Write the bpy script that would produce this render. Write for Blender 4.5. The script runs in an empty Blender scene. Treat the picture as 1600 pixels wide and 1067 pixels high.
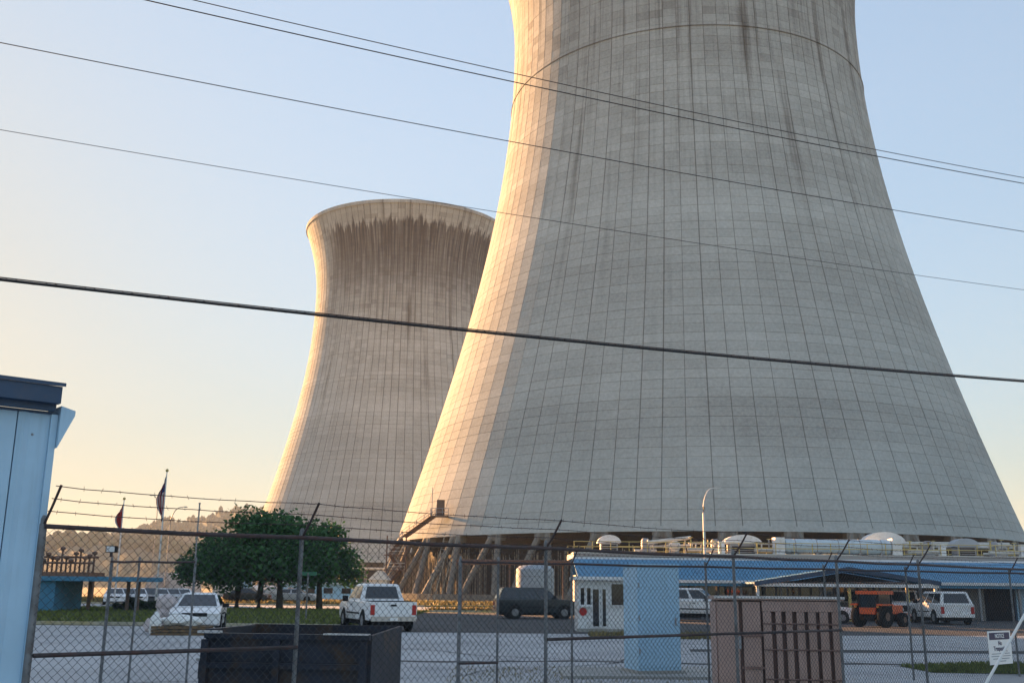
import bpy, bmesh, math, random
import numpy as np
from mathutils import Vector, Matrix
random.seed(7); RNG = np.random.default_rng(7)
PI = math.pi; R = math.radians
S = bpy.context.scene
COL = S.collection

# ------------------------------------------------------------ camera
F, PITCH, ROLL, EYE = 1599.3, 0.2370, -0.0099, 1.7
cam = bpy.data.cameras.new('camera'); camo = bpy.data.objects.new('camera', cam); COL.objects.link(camo)
cam.sensor_width = 36; cam.lens = F * 36 / 1600; cam.clip_start = .1; cam.clip_end = 12000
_r, _u, _f = Vector((1, 0, 0)), Vector((0, -math.sin(PITCH), math.cos(PITCH))), Vector((0, math.cos(PITCH), math.sin(PITCH)))
_c, _s = math.cos(ROLL), math.sin(ROLL)
R2, U2 = _c * _r - _s * _u, _s * _r + _c * _u
m = Matrix((R2, U2, -_f)).transposed().to_4x4(); m.translation = (0, 0, EYE); camo.matrix_world = m
S.camera = camo

# ------------------------------------------------------------ sky, sun, exposure
SUN_AZ, SUN_EL = -41.0, 9.5
w = bpy.data.worlds.new('World'); S.world = w; w.use_nodes = True
nt = w.node_tree; bg = nt.nodes['Background']
sky = nt.nodes.new('ShaderNodeTexSky'); sky.sky_type = 'NISHITA'; sky.sun_disc = False
sky.sun_elevation = R(SUN_EL); sky.sun_rotation = R(SUN_AZ); sky.air_density = 1.0; sky.dust_density = .6; sky.ozone_density = 1.6
# soft shoulder on the sky's own radiance (c / (1 + k c)), as a phone camera's exposure compresses it
def _v(op, a, b):
    n = nt.nodes.new('ShaderNodeVectorMath'); n.operation = op
    for i, x in enumerate((a, b)):
        if isinstance(x, tuple): n.inputs[i].default_value = x
        else: nt.links.new(x, n.inputs[i])
    return n.outputs[0]
K = .90
lum = nt.nodes.new('ShaderNodeVectorMath'); lum.operation = 'DOT_PRODUCT'; nt.links.new(sky.outputs[0], lum.inputs[0]); lum.inputs[1].default_value = (.25 * K, .65 * K, .10 * K)
den = _v('ADD', lum.outputs['Value'], (1, 1, 1))
soft = _v('MULTIPLY', _v('DIVIDE', sky.outputs[0], den), (.97, 1.03, 1.04))
hs = nt.nodes.new('ShaderNodeHueSaturation'); hs.inputs['Saturation'].default_value = .74; nt.links.new(soft, hs.inputs['Color'])
nt.links.new(hs.outputs[0], bg.inputs[0]); bg.inputs[1].default_value = .13
sd = bpy.data.lights.new('sun', 'SUN'); sd.energy = 3.7; sd.angle = R(.6); sd.color = (1, .50, .19)
so = bpy.data.objects.new('sun', sd); COL.objects.link(so)
SUNV = Vector((math.sin(R(SUN_AZ)) * math.cos(R(SUN_EL)), math.cos(R(SUN_AZ)) * math.cos(R(SUN_EL)), math.sin(R(SUN_EL))))
so.rotation_euler = SUNV.to_track_quat('Z', 'Y').to_euler()
S.view_settings.view_transform = 'Standard'; S.view_settings.look = 'None'; S.view_settings.gamma = 1
S.view_settings.use_curve_mapping = False
S.view_settings.exposure = 2.58
S.cycles.max_bounces = 6; S.cycles.volume_bounces = 1

# ------------------------------------------------------------ measuring helpers
def ray(px, py):
    U, V = px - 800, 533.5 - py
    u, v = _c * U + _s * V, -_s * U + _c * V
    return Vector((u, F * math.cos(PITCH) - v * math.sin(PITCH), F * math.sin(PITCH) + v * math.cos(PITCH)))
def at(px, py, Y):
    d = ray(px, py); return Vector((0, 0, EYE)) + d * (Y / d.y)
def gnd(px, py, z=0.0):
    d = ray(px, py); return Vector((0, 0, EYE)) + d * ((z - EYE) / d.z)
def gx(px, Y):
    p = at(px, 925, Y); return Vector((p.x, Y, 0))

# ------------------------------------------------------------ objects
def obj(name, bm, mat, parent=None, smooth=False, bevel=0):
    me = bpy.data.meshes.new(name)
    if bevel:
        es = [e for e in bm.edges if len(e.link_faces) == 2 and e.calc_face_angle(0) > .6]
        bmesh.ops.bevel(bm, geom=es, offset=bevel, segments=1, affect='EDGES', profile=.5)
    bmesh.ops.recalc_face_normals(bm, faces=bm.faces)
    bm.to_mesh(me); bm.free()
    return link(name, me, mat, parent, smooth)
def link(name, me, mat, parent=None, smooth=False):
    if mat is not None and not me.materials: me.materials.append(mat)
    if not smooth: me.shade_flat()
    else:
        me.shade_smooth()
        try: me.set_sharp_from_angle(angle=R(40))
        except Exception: pass
    o = bpy.data.objects.new(name, me); COL.objects.link(o)
    if parent is not None: o.parent = parent
    return o
def raw(name, V, Fc, mat, parent=None, smooth=False):
    me = bpy.data.meshes.new(name)
    V = np.asarray(V, np.float32).reshape(-1, 3); Fc = np.asarray(Fc, np.int32)
    k = Fc.shape[1]; n = len(Fc)
    me.vertices.add(len(V)); me.vertices.foreach_set('co', V.ravel())
    me.loops.add(n * k); me.loops.foreach_set('vertex_index', Fc.ravel())
    me.polygons.add(n); me.polygons.foreach_set('loop_start', np.arange(0, n * k, k, dtype=np.int32))
    me.polygons.foreach_set('loop_total', np.full(n, k, np.int32))
    me.update(calc_edges=True); me.validate()
    return link(name, me, mat, parent, smooth)
def tag(o, label=None, cat=None, group=None, kind=None):
    if label: o['label'] = label
    if cat: o['category'] = cat
    if group: o['group'] = group
    if kind: o['kind'] = kind
    return o
def thing(name, label, cat, loc=(0, 0, 0), rz=0, group=None):
    o = bpy.data.objects.new(name, None); COL.objects.link(o); o.empty_display_size = .2
    o.location = loc; o.rotation_euler = (0, 0, rz)
    return tag(o, label, cat, group)
KIDS = {}
def dup(o, parent=None):
    c = o.copy(); COL.objects.link(c)
    if parent is not None: c.parent = parent
    for ch in list(o.children): dup(ch, c)
    return c
def NB(): return bmesh.new()
def box(bm, lo, hi, M=None):
    x0, y0, z0 = lo; x1, y1, z1 = hi
    P = [(x0, y0, z0), (x1, y0, z0), (x1, y1, z0), (x0, y1, z0), (x0, y0, z1), (x1, y0, z1), (x1, y1, z1), (x0, y1, z1)]
    vs = [bm.verts.new(M @ Vector(p) if M else p) for p in P]
    for f in ((3, 2, 1, 0), (4, 5, 6, 7), (0, 1, 5, 4), (1, 2, 6, 5), (2, 3, 7, 6), (3, 0, 4, 7)): bm.faces.new([vs[i] for i in f])
    return bm
def B(lo, hi, M=None): return box(NB(), lo, hi, M)
def prism(bm, pts, a, b, ax='y', M=None):
    """closed polygon extruded between a and b along an axis"""
    def P(p, t): return {'y': (p[0], t, p[1]), 'x': (t, p[0], p[1]), 'z': (p[0], p[1], t)}[ax]
    A = [bm.verts.new(M @ Vector(P(p, a)) if M else P(p, a)) for p in pts]
    C = [bm.verts.new(M @ Vector(P(p, b)) if M else P(p, b)) for p in pts]
    n = len(pts); bm.faces.new(A[::-1]); bm.faces.new(C)
    for i in range(n): bm.faces.new((A[i], A[(i + 1) % n], C[(i + 1) % n], C[i]))
    return bm
def tube(bm, pts, r, n=8, cap=True, r2=None):
    pts = [Vector(p) for p in pts]; rings = []
    for i, p in enumerate(pts):
        t = (pts[min(i + 1, len(pts) - 1)] - pts[max(i - 1, 0)]).normalized()
        a = t.cross(Vector((0, 0, 1)))
        if a.length < .05: a = t.cross(Vector((1, 0, 0)))
        a.normalize(); b = t.cross(a)
        rr = r if r2 is None else r + (r2 - r) * i / (len(pts) - 1)
        rings.append([bm.verts.new(p + (a * math.cos(2 * PI * k / n) + b * math.sin(2 * PI * k / n)) * rr) for k in range(n)])
    for i in range(len(rings) - 1):
        for k in range(n): bm.faces.new((rings[i][k], rings[i][(k + 1) % n], rings[i + 1][(k + 1) % n], rings[i + 1][k]))
    if cap: bm.faces.new(rings[0][::-1]); bm.faces.new(rings[-1])
    return bm
def lathe(bm, prof, n=16, M=None):
    rings = []
    for r, z in prof:
        rings.append([bm.verts.new(M @ Vector((r * math.cos(2 * PI * k / n), r * math.sin(2 * PI * k / n), z)) if M else (r * math.cos(2 * PI * k / n), r * math.sin(2 * PI * k / n), z)) for k in range(n)])
    for i in range(len(rings) - 1):
        for k in range(n): bm.faces.new((rings[i][k], rings[i][(k + 1) % n], rings[i + 1][(k + 1) % n], rings[i + 1][k]))
    bm.faces.new(rings[0][::-1]); bm.faces.new(rings[-1])
    return bm
def sheet(name, pts, mat, z=None):
    bm = NB(); bm.faces.new([bm.verts.new((p[0], p[1], z if z is not None else p[2])) for p in pts])
    bmesh.ops.recalc_face_normals(bm, faces=bm.faces)
    for f in bm.faces:
        if f.normal.z < 0: f.normal_flip()
    me = bpy.data.meshes.new(name); bm.to_mesh(me); bm.free()
    return tag(link(name, me, mat), kind='structure')

# ------------------------------------------------------------ materials
def mat(name, col, rough=.7, var=.18, scale=3.0, bump=0.0, bscale=40, metal=0, dirt=None, dscale=1.5, damt=.5, spec=.4, island=0, streak=False):
    """base colour with cloudy variation, optional dirt patches (own shape) and relief"""
    mm = bpy.data.materials.new(name); mm.use_nodes = True
    t = mm.node_tree; p = t.nodes['Principled BSDF']; L = t.links
    p.inputs['Roughness'].default_value = rough; p.inputs['Metallic'].default_value = metal
    p.inputs['Specular IOR Level'].default_value = spec
    tc = t.nodes.new('ShaderNodeTexCoord')
    n1 = t.nodes.new('ShaderNodeTexNoise'); n1.inputs['Scale'].default_value = scale; n1.inputs['Detail'].default_value = 6; n1.inputs['Roughness'].default_value = .62
    L.new(tc.outputs['Object'], n1.inputs['Vector'])
    cr = t.nodes.new('ShaderNodeMapRange'); cr.inputs[1].default_value = .3; cr.inputs[2].default_value = .7
    cr.inputs[3].default_value = 1 - var; cr.inputs[4].default_value = 1 + var
    L.new(n1.outputs[0], cr.inputs[0])
    mx = t.nodes.new('ShaderNodeVectorMath'); mx.operation = 'SCALE'; mx.inputs[0].default_value = col[:3]
    L.new(cr.outputs[0], mx.inputs['Scale']); out = mx.outputs[0]
    if island:
        g = t.nodes.new('ShaderNodeNewGeometry'); mr = t.nodes.new('ShaderNodeMapRange')
        mr.inputs[3].default_value = 1 - island; mr.inputs[4].default_value = 1 + island
        L.new(g.outputs['Random Per Island'], mr.inputs[0])
        m2 = t.nodes.new('ShaderNodeVectorMath'); m2.operation = 'SCALE'; L.new(out, m2.inputs[0]); L.new(mr.outputs[0], m2.inputs['Scale']); out = m2.outputs[0]
    if dirt:
        n2 = t.nodes.new('ShaderNodeTexNoise'); n2.inputs['Scale'].default_value = dscale; n2.inputs['Detail'].default_value = 8; n2.inputs['Roughness'].default_value = .7
        if streak:
            mp = t.nodes.new('ShaderNodeMapping'); mp.inputs['Scale'].default_value = (1, 1, .08); L.new(tc.outputs['Object'], mp.inputs[0]); L.new(mp.outputs[0], n2.inputs['Vector'])
        else: L.new(tc.outputs['Object'], n2.inputs['Vector'])
        mr = t.nodes.new('ShaderNodeMapRange'); mr.inputs[1].default_value = .5; mr.inputs[2].default_value = .68; mr.inputs[4].default_value = damt
        L.new(n2.outputs[0], mr.inputs[0])
        mi = t.nodes.new('ShaderNodeMix'); mi.data_type = 'RGBA'; L.new(mr.outputs[0], mi.inputs[0]); L.new(out, mi.inputs[6]); mi.inputs[7].default_value = (*dirt, 1); out = mi.outputs[2]
    L.new(out, p.inputs['Base Color'])
    if bump:
        n3 = t.nodes.new('ShaderNodeTexNoise'); n3.inputs['Scale'].default_value = bscale; n3.inputs['Detail'].default_value = 4
        L.new(tc.outputs['Object'], n3.inputs['Vector'])
        b = t.nodes.new('ShaderNodeBump'); b.inputs['Strength'].default_value = bump; b.inputs['Distance'].default_value = .02
        L.new(n3.outputs[0], b.inputs['Height']); L.new(b.outputs[0], p.inputs['Normal'])
    return mm
def leafmat(name, col):
    mm = mat(name, col, .6, .25, .9, island=.4, spec=.2)
    t = mm.node_tree; p = t.nodes['Principled BSDF']; tr = t.nodes.new('ShaderNodeBsdfTranslucent'); mi = t.nodes.new('ShaderNodeMixShader')
    src = p.inputs['Base Color'].links[0].from_socket
    t.links.new(src, tr.inputs[0]); mi.inputs[0].default_value = .3
    t.links.new(p.outputs[0], mi.inputs[1]); t.links.new(tr.outputs[0], mi.inputs[2]); t.links.new(mi.outputs[0], t.nodes['Material Output'].inputs[0])
    return mm

M = {}
M['steel'] = mat('galvanised_steel', (.19, .20, .21), .6, .3, 6, metal=.3, dirt=(.09, .06, .045), dscale=7, damt=.6)
M['rail'] = mat('weathered_rail', (.07, .055, .055), .6, .3, 8, metal=.4, dirt=(.12, .045, .03), dscale=5, damt=.7)
M['wire'] = mat('fence_wire', (.065, .072, .078), .85, .2, 2, spec=.1, dirt=(.07, .045, .03), dscale=1.2, damt=.6)
M['black_cable'] = mat('black_cable', (.012, .012, .014), .5, .2, 4)
M['white_paint'] = mat('white_paint', (.72, .73, .74), .45, .07, 2, dirt=(.34, .31, .27), dscale=2.5, damt=.35)
M['car_white'] = mat('white_car_paint', (.78, .79, .8), .22, .03, 1.5, dirt=(.5, .47, .42), dscale=1.6, damt=.25, spec=.6)
M['car_dark'] = mat('dark_car_paint', (.035, .042, .045), .25, .1, 1.5, spec=.6)
M['car_silver'] = mat('silver_car_paint', (.36, .38, .4), .3, .05, 1.5, spec=.6)
M['car_red'] = mat('red_car_paint', (.25, .03, .025), .3, .05, 1.5, spec=.6)
M['glass'] = mat('dark_glass', (.015, .02, .025), .06, .1, 1, spec=.8)
M['tyre'] = mat('tyre_rubber', (.02, .02, .02), .95, .2, 9, spec=.08)
M['rim'] = mat('wheel_rim', (.22, .225, .23), .8, .1, 3, spec=.1)
M['black'] = mat('black_plastic', (.02, .02, .022), .85, .15, 4, spec=.1)
M['chrome'] = mat('bumper_chrome', (.5, .5, .52), .22, .05, 3, metal=.9)
M['tail'] = mat('tail_light_red', (.42, .02, .02), .25, .05, 3)
M['head'] = mat('headlight_glass', (.65, .66, .66), .15, .05, 3)
M['amber'] = mat('amber_lens', (.6, .25, .04), .3, .05, 3)
M['orange'] = mat('orange_paint', (.62, .11, .035), .4, .12, 4, dirt=(.2, .06, .03), dscale=4)
M['blue_metal'] = mat('blue_sheet_metal', (.075, .25, .42), .6, .15, 1.2, dirt=(.16, .30, .40), dscale=.8, damt=.5)
M['blue_dark'] = mat('dark_blue_trim', (.035, .07, .13), .5, .2, 2, dirt=(.1, .1, .11), dscale=3, damt=.5)
M['shed'] = mat('pale_blue_siding', (.40, .60, .76), .5, .1, 1.2, dirt=(.2, .31, .40), dscale=2.2, damt=.6, streak=True, bump=.1, bscale=3)
M['cab_blue'] = mat('pale_blue_cabinet', (.36, .57, .74), .45, .08, 1.5, dirt=(.33, .48, .58), dscale=3, damt=.45, streak=True)
M['tan'] = mat('faded_tan_paint', (.37, .25, .21), .5, .12, 1.5, dirt=(.2, .12, .09), dscale=2.6, damt=.6, streak=True)
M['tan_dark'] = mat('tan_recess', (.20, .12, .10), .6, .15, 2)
M['dump'] = mat('dark_steel_dumpster', (.022, .026, .04), .55, .5, 1.4, dirt=(.075, .045, .025), dscale=2.4, damt=.95, bump=.3, bscale=14)
M['pale_lit_edge'] = mat('scuffed_lit_edge', (.62, .60, .58), .5, .15, 5, dirt=(.12, .08, .06), dscale=4)  # pale tone for chipped edges and for edges painted as lit
M['concrete'] = mat('concrete_slab', (.36, .355, .33), .85, .14, .8, dirt=(.22, .2, .18), dscale=.5, damt=.5, bump=.2, bscale=20)
M['kerb'] = mat('kerb_concrete', (.45, .42, .33), .8, .15, 2, dirt=(.42, .33, .08), dscale=.4, damt=.7)
M['asphalt'] = mat('asphalt', (.065, .067, .07), .85, .2, .35, dirt=(.06, .062, .065), dscale=.15, damt=.6, bump=.3, bscale=60)
M['stain'] = mat('oil_stain', (.085, .095, .115), .8, .2, 1)
M['lot'] = mat('worn_pale_pavement', (.42, .425, .43), .85, .16, .25, dirt=(.27, .275, .285), dscale=.4, damt=.75, bump=.35, bscale=30)
M['seam'] = mat('dark_strip', (.05, .052, .055), .8, .3, 1.5)
M['earth'] = mat('dry_ground', (.16, .145, .09), .95, .3, .03, dirt=(.10, .11, .045), dscale=.06, damt=.8)
M['lawn'] = mat('lawn_ground', (.10, .13, .04), .95, .3, .5, dirt=(.17, .15, .06), dscale=.3, damt=.7, bump=.5, bscale=25)
M['grass'] = leafmat('grass_blades', (.13, .16, .045))
M['dry_grass'] = leafmat('dry_grass_blades', (.22, .18, .075))
M['leaf'] = leafmat('tree_leaves', (.055, .135, .05))
M['hedge'] = leafmat('hedge_leaves', (.03, .06, .02))
M['bark'] = mat('bark', (.05, .042, .035), .9, .3, 6, bump=.5, bscale=18)
M['forest'] = mat('far_forest', (.055, .075, .04), .9, .3, .05, island=.3)
M['hill'] = mat('hill_ground', (.055, .07, .04), .95, .3, .01)
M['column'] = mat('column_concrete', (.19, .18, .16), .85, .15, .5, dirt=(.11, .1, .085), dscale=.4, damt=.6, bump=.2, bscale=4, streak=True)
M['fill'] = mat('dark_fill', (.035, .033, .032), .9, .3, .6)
M['post_pale'] = mat('pale_fill_post', (.36, .33, .27), .7, .25, .5, dirt=(.12, .09, .07), dscale=.8, damt=.7)
M['rust'] = mat('rusty_steel', (.16, .10, .075), .7, .3, 2, dirt=(.07, .045, .035), dscale=2)
M['yellow'] = mat('yellow_handrail', (.55, .43, .16), .5, .15, 3, dirt=(.3, .25, .14), dscale=3)
M['pipe_white'] = mat('pale_pipe_paint', (.58, .57, .53), .5, .1, 1, dirt=(.3, .26, .2), dscale=1.5, damt=.5)
M['grey_metal'] = mat('grey_metal', (.30, .31, .33), .5, .12, 2, metal=.3, dirt=(.17, .16, .15), dscale=2)
M['pale_tank'] = mat('pale_tank_paint', (.50, .60, .67), .45, .1, .8, dirt=(.3, .33, .35), dscale=1.2, damt=.6)
M['brick'] = mat('grey_brick', (.24, .22, .21), .85, .2, 3, dirt=(.14, .12, .11), dscale=3)
M['tent'] = mat('pale_tent_fabric', (.38, .42, .47), .6, .08, .4)
M['tent_white'] = mat('white_tent_fabric', (.68, .66, .62), .6, .08, .4)
M['sign_white'] = mat('sign_white', (.78, .78, .76), .4, .04, 3)
M['sign_navy'] = mat('sign_navy', (.012, .018, .075), .4, .05, 3)
M['sign_grey'] = mat('sign_print_grey', (.22, .24, .28), .5, .05, 3)
M['sign_green'] = mat('sign_green', (.03, .16, .09), .4, .1, 3)
M['flag_red'] = mat('flag_red', (.36, .035, .04), .7, .1, 2)
M['flag_white'] = mat('flag_white', (.62, .58, .56), .7, .06, 2)
M['flag_blue'] = mat('flag_blue', (.03, .04, .16), .7, .1, 2)
M['bag'] = mat('pale_bag', (.55, .48, .47), .55, .15, 4, dirt=(.3, .22, .2), dscale=3)
M['wood'] = mat('weathered_wood', (.17, .11, .06), .8, .3, 5, dirt=(.05, .04, .03), dscale=3)

def shell_mat(name, cx, cy, zb, nr, lift, stain, joint=False):
    """board-marked concrete: every lift and bay its own tone, with rain streaks and soot that run down the shell"""
    mm = bpy.data.materials.new(name); mm.use_nodes = True
    t = mm.node_tree; p = t.nodes['Principled BSDF']; L = t.links
    p.inputs['Roughness'].default_value = .9; p.inputs['Specular IOR Level'].default_value = .2
    def N(tp, **kw):
        n = t.nodes.new(tp)
        for k, v in kw.items(): setattr(n, k, v)
        return n
    def mth(op, a, b=None, c=None):
        n = N('ShaderNodeMath', operation=op)
        for i, x in enumerate((a, b, c)):
            if x is None: continue
            if isinstance(x, (int, float)): n.inputs[i].default_value = x
            else: L.new(x, n.inputs[i])
        return n.outputs[0]
    def ss(x, a, b, lo=0, hi=1):
        n = N('ShaderNodeMapRange'); n.interpolation_type = 'SMOOTHSTEP'; L.new(x, n.inputs[0])
        for i, v in enumerate((a, b, lo, hi)): n.inputs[i + 1].default_value = v
        return n.outputs[0]
    def comb(x, y, z=0.0):
        n = N('ShaderNodeCombineXYZ')
        for i, v in enumerate((x, y, z)):
            if isinstance(v, (int, float)): n.inputs[i].default_value = v
            else: L.new(v, n.inputs[i])
        return n.outputs[0]
    def noise(vec, sc, det=5, ro=.6):
        n = N('ShaderNodeTexNoise'); n.inputs['Scale'].default_value = sc; n.inputs['Detail'].default_value = det; n.inputs['Roughness'].default_value = ro
        L.new(vec, n.inputs['Vector']); return n.outputs[0]
    g = N('ShaderNodeNewGeometry'); sep = N('ShaderNodeSeparateXYZ'); L.new(g.outputs['Position'], sep.inputs[0])
    dx, dy, z = mth('SUBTRACT', sep.outputs[0], cx), mth('SUBTRACT', sep.outputs[1], cy), sep.outputs[2]
    ang = mth('ARCTAN2', dy, dx); arc = mth('MULTIPLY', ang, 45.0)
    bay = mth('FLOOR', mth('MULTIPLY', ang, nr / (2 * PI))); row = mth('FLOOR', mth('DIVIDE', mth('SUBTRACT', z, zb), lift))
    wn = N('ShaderNodeTexWhiteNoise', noise_dimensions='2D'); L.new(comb(bay, row), wn.inputs['Vector'])
    wr = N('ShaderNodeTexWhiteNoise', noise_dimensions='1D'); L.new(row, wr.inputs['W'])
    band = noise(comb(0.0, 0.0, z), .055, 2)
    cloud = noise(comb(arc, z, 0.0), .06, 6)
    str1 = noise(comb(arc, mth('MULTIPLY', z, .05), 0.0), .33, 6, .65)
    str2 = noise(comb(arc, mth('MULTIPLY', z, .03), 3.7), 1.1, 5, .7)
    grit = noise(g.outputs['Position'], 2.2, 3)
    high = ss(z, 30, 100)
    v = mth('ADD', 1.0, mth('MULTIPLY', mth('SUBTRACT', wn.outputs[0], .5), mth('ADD', .07, mth('MULTIPLY', high, .15))))
    v = mth('ADD', v, mth('MULTIPLY', mth('SUBTRACT', wr.outputs[0], .5), .07))
    v = mth('ADD', v, mth('MULTIPLY', mth('SUBTRACT', band, .5), .95))
    v = mth('ADD', v, mth('MULTIPLY', mth('SUBTRACT', cloud, .5), .6))
    v = mth('ADD', v, mth('MULTIPLY', mth('SUBTRACT', grit, .5), .55))
    # single bays gone dark near the top
    v = mth('MULTIPLY', v, mth('SUBTRACT', 1.0, mth('MULTIPLY', mth('MULTIPLY', ss(wn.outputs[0], .90, .93), ss(z, 88, 104)), .32)))
    # rain streaks
    sk = mth('MULTIPLY', ss(str1, .52, .72), mth('ADD', .07, mth('MULTIPLY', high, .58)))
    v = mth('MULTIPLY', v, mth('SUBTRACT', 1.0, sk))
    sk2 = mth('MULTIPLY', ss(str2, .5, .7), mth('MULTIPLY', high, .22))
    v = mth('MULTIPLY', v, mth('SUBTRACT', 1.0, sk2))
    # soot under the rim, ragged at its upper edge, running down in strands
    edge = mth('ADD', 124.0, mth('MULTIPLY', noise(comb(arc, 0.0, 9.0), .6, 5, .7), 19.0))
    up = ss(mth('SUBTRACT', edge, z), -.3, 1.2)
    low = ss(mth('SUBTRACT', z, mth('ADD', 96.0, mth('MULTIPLY', mth('SUBTRACT', noise(comb(arc, 0.0, 2.0), .9, 5, .75), .5), 45.0))), -6, 32)
    soot = mth('MULTIPLY', mth('MULTIPLY', mth('MULTIPLY', up, low), ss(mth('ADD', ang, mth('MULTIPLY', str1, .2)), R(-140), R(-122))), mth('ADD', .62, mth('MULTIPLY', ss(str2, .35, .6), .38)))
    cold = N('ShaderNodeMix', data_type='RGBA'); L.new(ss(z, 10, 110), cold.inputs[0])
    cold.inputs[6].default_value = (.395, .42, .41, 1); cold.inputs[7].default_value = (.425, .43, .41, 1)
    sc = N('ShaderNodeVectorMath', operation='SCALE'); L.new(cold.outputs[2], sc.inputs[0]); L.new(mth('MULTIPLY', v, .5 if joint else 1.0), sc.inputs['Scale'])
    sm = N('ShaderNodeMix', data_type='RGBA'); L.new(mth('MULTIPLY', soot, stain), sm.inputs[0]); L.new(sc.outputs[0], sm.inputs[6]); sm.inputs[7].default_value = (.014, .020, .034, 1)
    L.new(sm.outputs[2], p.inputs['Base Color'])
    b = N('ShaderNodeBump'); b.inputs['Strength'].default_value = .35; b.inputs['Distance'].default_value = .05
    L.new(noise(g.outputs['Position'], 1.3, 4), b.inputs['Height']); L.new(b.outputs[0], p.inputs['Normal'])
    return mm

# ============================================================ GROUND
sheet('ground', [(-3000, -120, 0), (3000, -120, 0), (3000, 3000, 0), (-3000, 3000, 0)], M['earth'], 0)
sheet('parking_lot', [(-70, -20), (70, -20), (75, 52), (6.5, 45), (-16, 45.5), (-42, 46)], M['lot'], .004)
sheet('road', [(-4.6, 42), (9, 42), (60, 52.5), (70, 76), (-6.2, 76)], M['asphalt'], .008)
sheet('far_road', [(-90, 82), (-8, 82), (20, 86), (20, 98), (-90, 98)], M['lot'], .008)
# lawns stand a kerb's height over the pavement
def lawn(name, pts, h=.10):
    bm = NB(); prism(bm, [(p[0], p[1]) for p in pts], 0.001, h, 'z'); return tag(obj(name, bm, M['lawn']), kind='structure')
L1 = [(-60, 49), (-6.0, 46.3), (-5.2, 47.5), (-6.2, 76), (-12, 80), (-80, 80)]
lawn('lawn', L1)
L2 = [(-90, 100), (-8, 100), (24, 101), (24, 130), (-90, 165)]
lawn('lawn', L2)
L3 = [(-6.0, 78.5), (13, 80), (14, 84.5), (-7.0, 80.5)]
lawn('lawn', L3)
L4 = [(9.3, 23.5), (16, 22.8), (16, 27.5), (11.6, 26.6), (9.3, 25.5)]
def kerb(a, b, wd=.16, h=.13):
    a, b = Vector(a), Vector(b); d = (b - a).normalized(); n = Vector((-d.y, d.x)) * wd
    bm = NB(); prism(bm, [a - n, b - n, b, a], .002, h, 'z')
    tag(obj('kerb', bm, M['kerb'], bevel=.02), kind='structure')
kerb((-60, 48.98), (-6.0, 46.28)); kerb((-5.98, 46.27), (-5.17, 47.46)); kerb((-90, 99.98), (-8, 99.98)); kerb((-5.9, 78.45), (12.9, 79.95))
# flat dark strip that crosses the yard, and dark patches
bm = NB(); pts = []
for i in range(41):
    x = -4.5 + i * .5; pts.append((x, 25.6 + .35 * math.sin(x * .9) + random.uniform(-.08, .08)))
pv = [bm.verts.new((x, y, .0085)) for x, y in pts]; qv = [bm.verts.new((x, y + random.uniform(.25, .55), .0085)) for x, y in pts]
for i in range(40): bm.faces.new((pv[i], pv[i + 1], qv[i + 1], qv[i]))
tag(obj('dark_patch', bm, M['seam']), kind='structure')
bm = NB(); vs = [bm.verts.new((p[0], p[1], .0085)) for p in [(5.2, 30.6), (26, 32), (26, 33.4), (5.4, 31.9)]]; bm.faces.new(vs); tag(obj('dark_patch', bm, M['seam']), kind='structure')

def crack(x0, y0, ang, n, wd):  # tar-filled cracks wandering over the paving
    bm = NB(); x, y = x0, y0; L_ = []; R_ = []
    for i in range(n):
        ang += random.gauss(0, .22); x += .45 * math.cos(ang); y += .45 * math.sin(ang); q = wd * random.uniform(.4, 1.3)
        L_.append(bm.verts.new((x - math.sin(ang) * q, y + math.cos(ang) * q, .0125))); R_.append(bm.verts.new((x + math.sin(ang) * q, y - math.cos(ang) * q, .0125)))
    for i in range(n - 1): bm.faces.new((R_[i], R_[i + 1], L_[i + 1], L_[i]))
    tag(obj('dark_patch', bm, M['seam']), kind='structure')
for q in ((-12, 26, .1, 40, .035), (-9, 33, -.1, 34, .05), (-3, 20, 1.2, 30, .03), (-14, 38, 0, 46, .05), (6, 27, .3, 30, .03), (-10, 18, .5, 26, .03), (2, 36, -.05, 40, .06)): crack(*q)
def inside(p, poly):
    x, y = p; c = False; n = len(poly)
    for i in range(n):
        x1, y1 = poly[i][:2]; x2, y2 = poly[i - 1][:2]
        if (y1 > y) != (y2 > y) and x < (x2 - x1) * (y - y1) / (y2 - y1) + x1: c = not c
    return c
def grass(name, poly, n, h, mt, z0=0.1, wmul=1.0):
    xs = [p[0] for p in poly]; ys = [p[1] for p in poly]; V = []; Fc = []
    k = 0; tries = 0
    while k < n and tries < n * 12:
        tries += 1
        x, y = random.uniform(min(xs), max(xs)), random.uniform(min(ys), max(ys))
        if not inside((x, y), poly): continue
        a = random.uniform(0, PI); hh = h * random.uniform(.5, 1.3); wd = hh * random.uniform(.12, .3) * wmul
        dx, dy = math.cos(a) * wd, math.sin(a) * wd; lx, ly = random.gauss(0, hh * .35), random.gauss(0, hh * .35)
        b = len(V); V += [(x - dx, y - dy, z0), (x + dx, y + dy, z0), (x + lx, y + ly, z0 + hh)]; Fc.append((b, b + 1, b + 2)); k += 1
    return tag(raw(name, V, Fc, mt), kind='stuff')
grass('grass', [(-40, 48.2), (-6, 46.6), (-5.6, 75), (-13, 79), (-46, 79)], 24000, .14, M['grass'], wmul=1.6)
grass('grass', [(-60, 101), (22, 101.5), (22, 118), (-60, 130)], 7000, .3, M['dry_grass'], wmul=3)
grass('grass', [(-5.7, 79), (12.6, 80.3), (13, 84), (-6.5, 80.3)], 2500, .25, M['dry_grass'], wmul=2)

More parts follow.
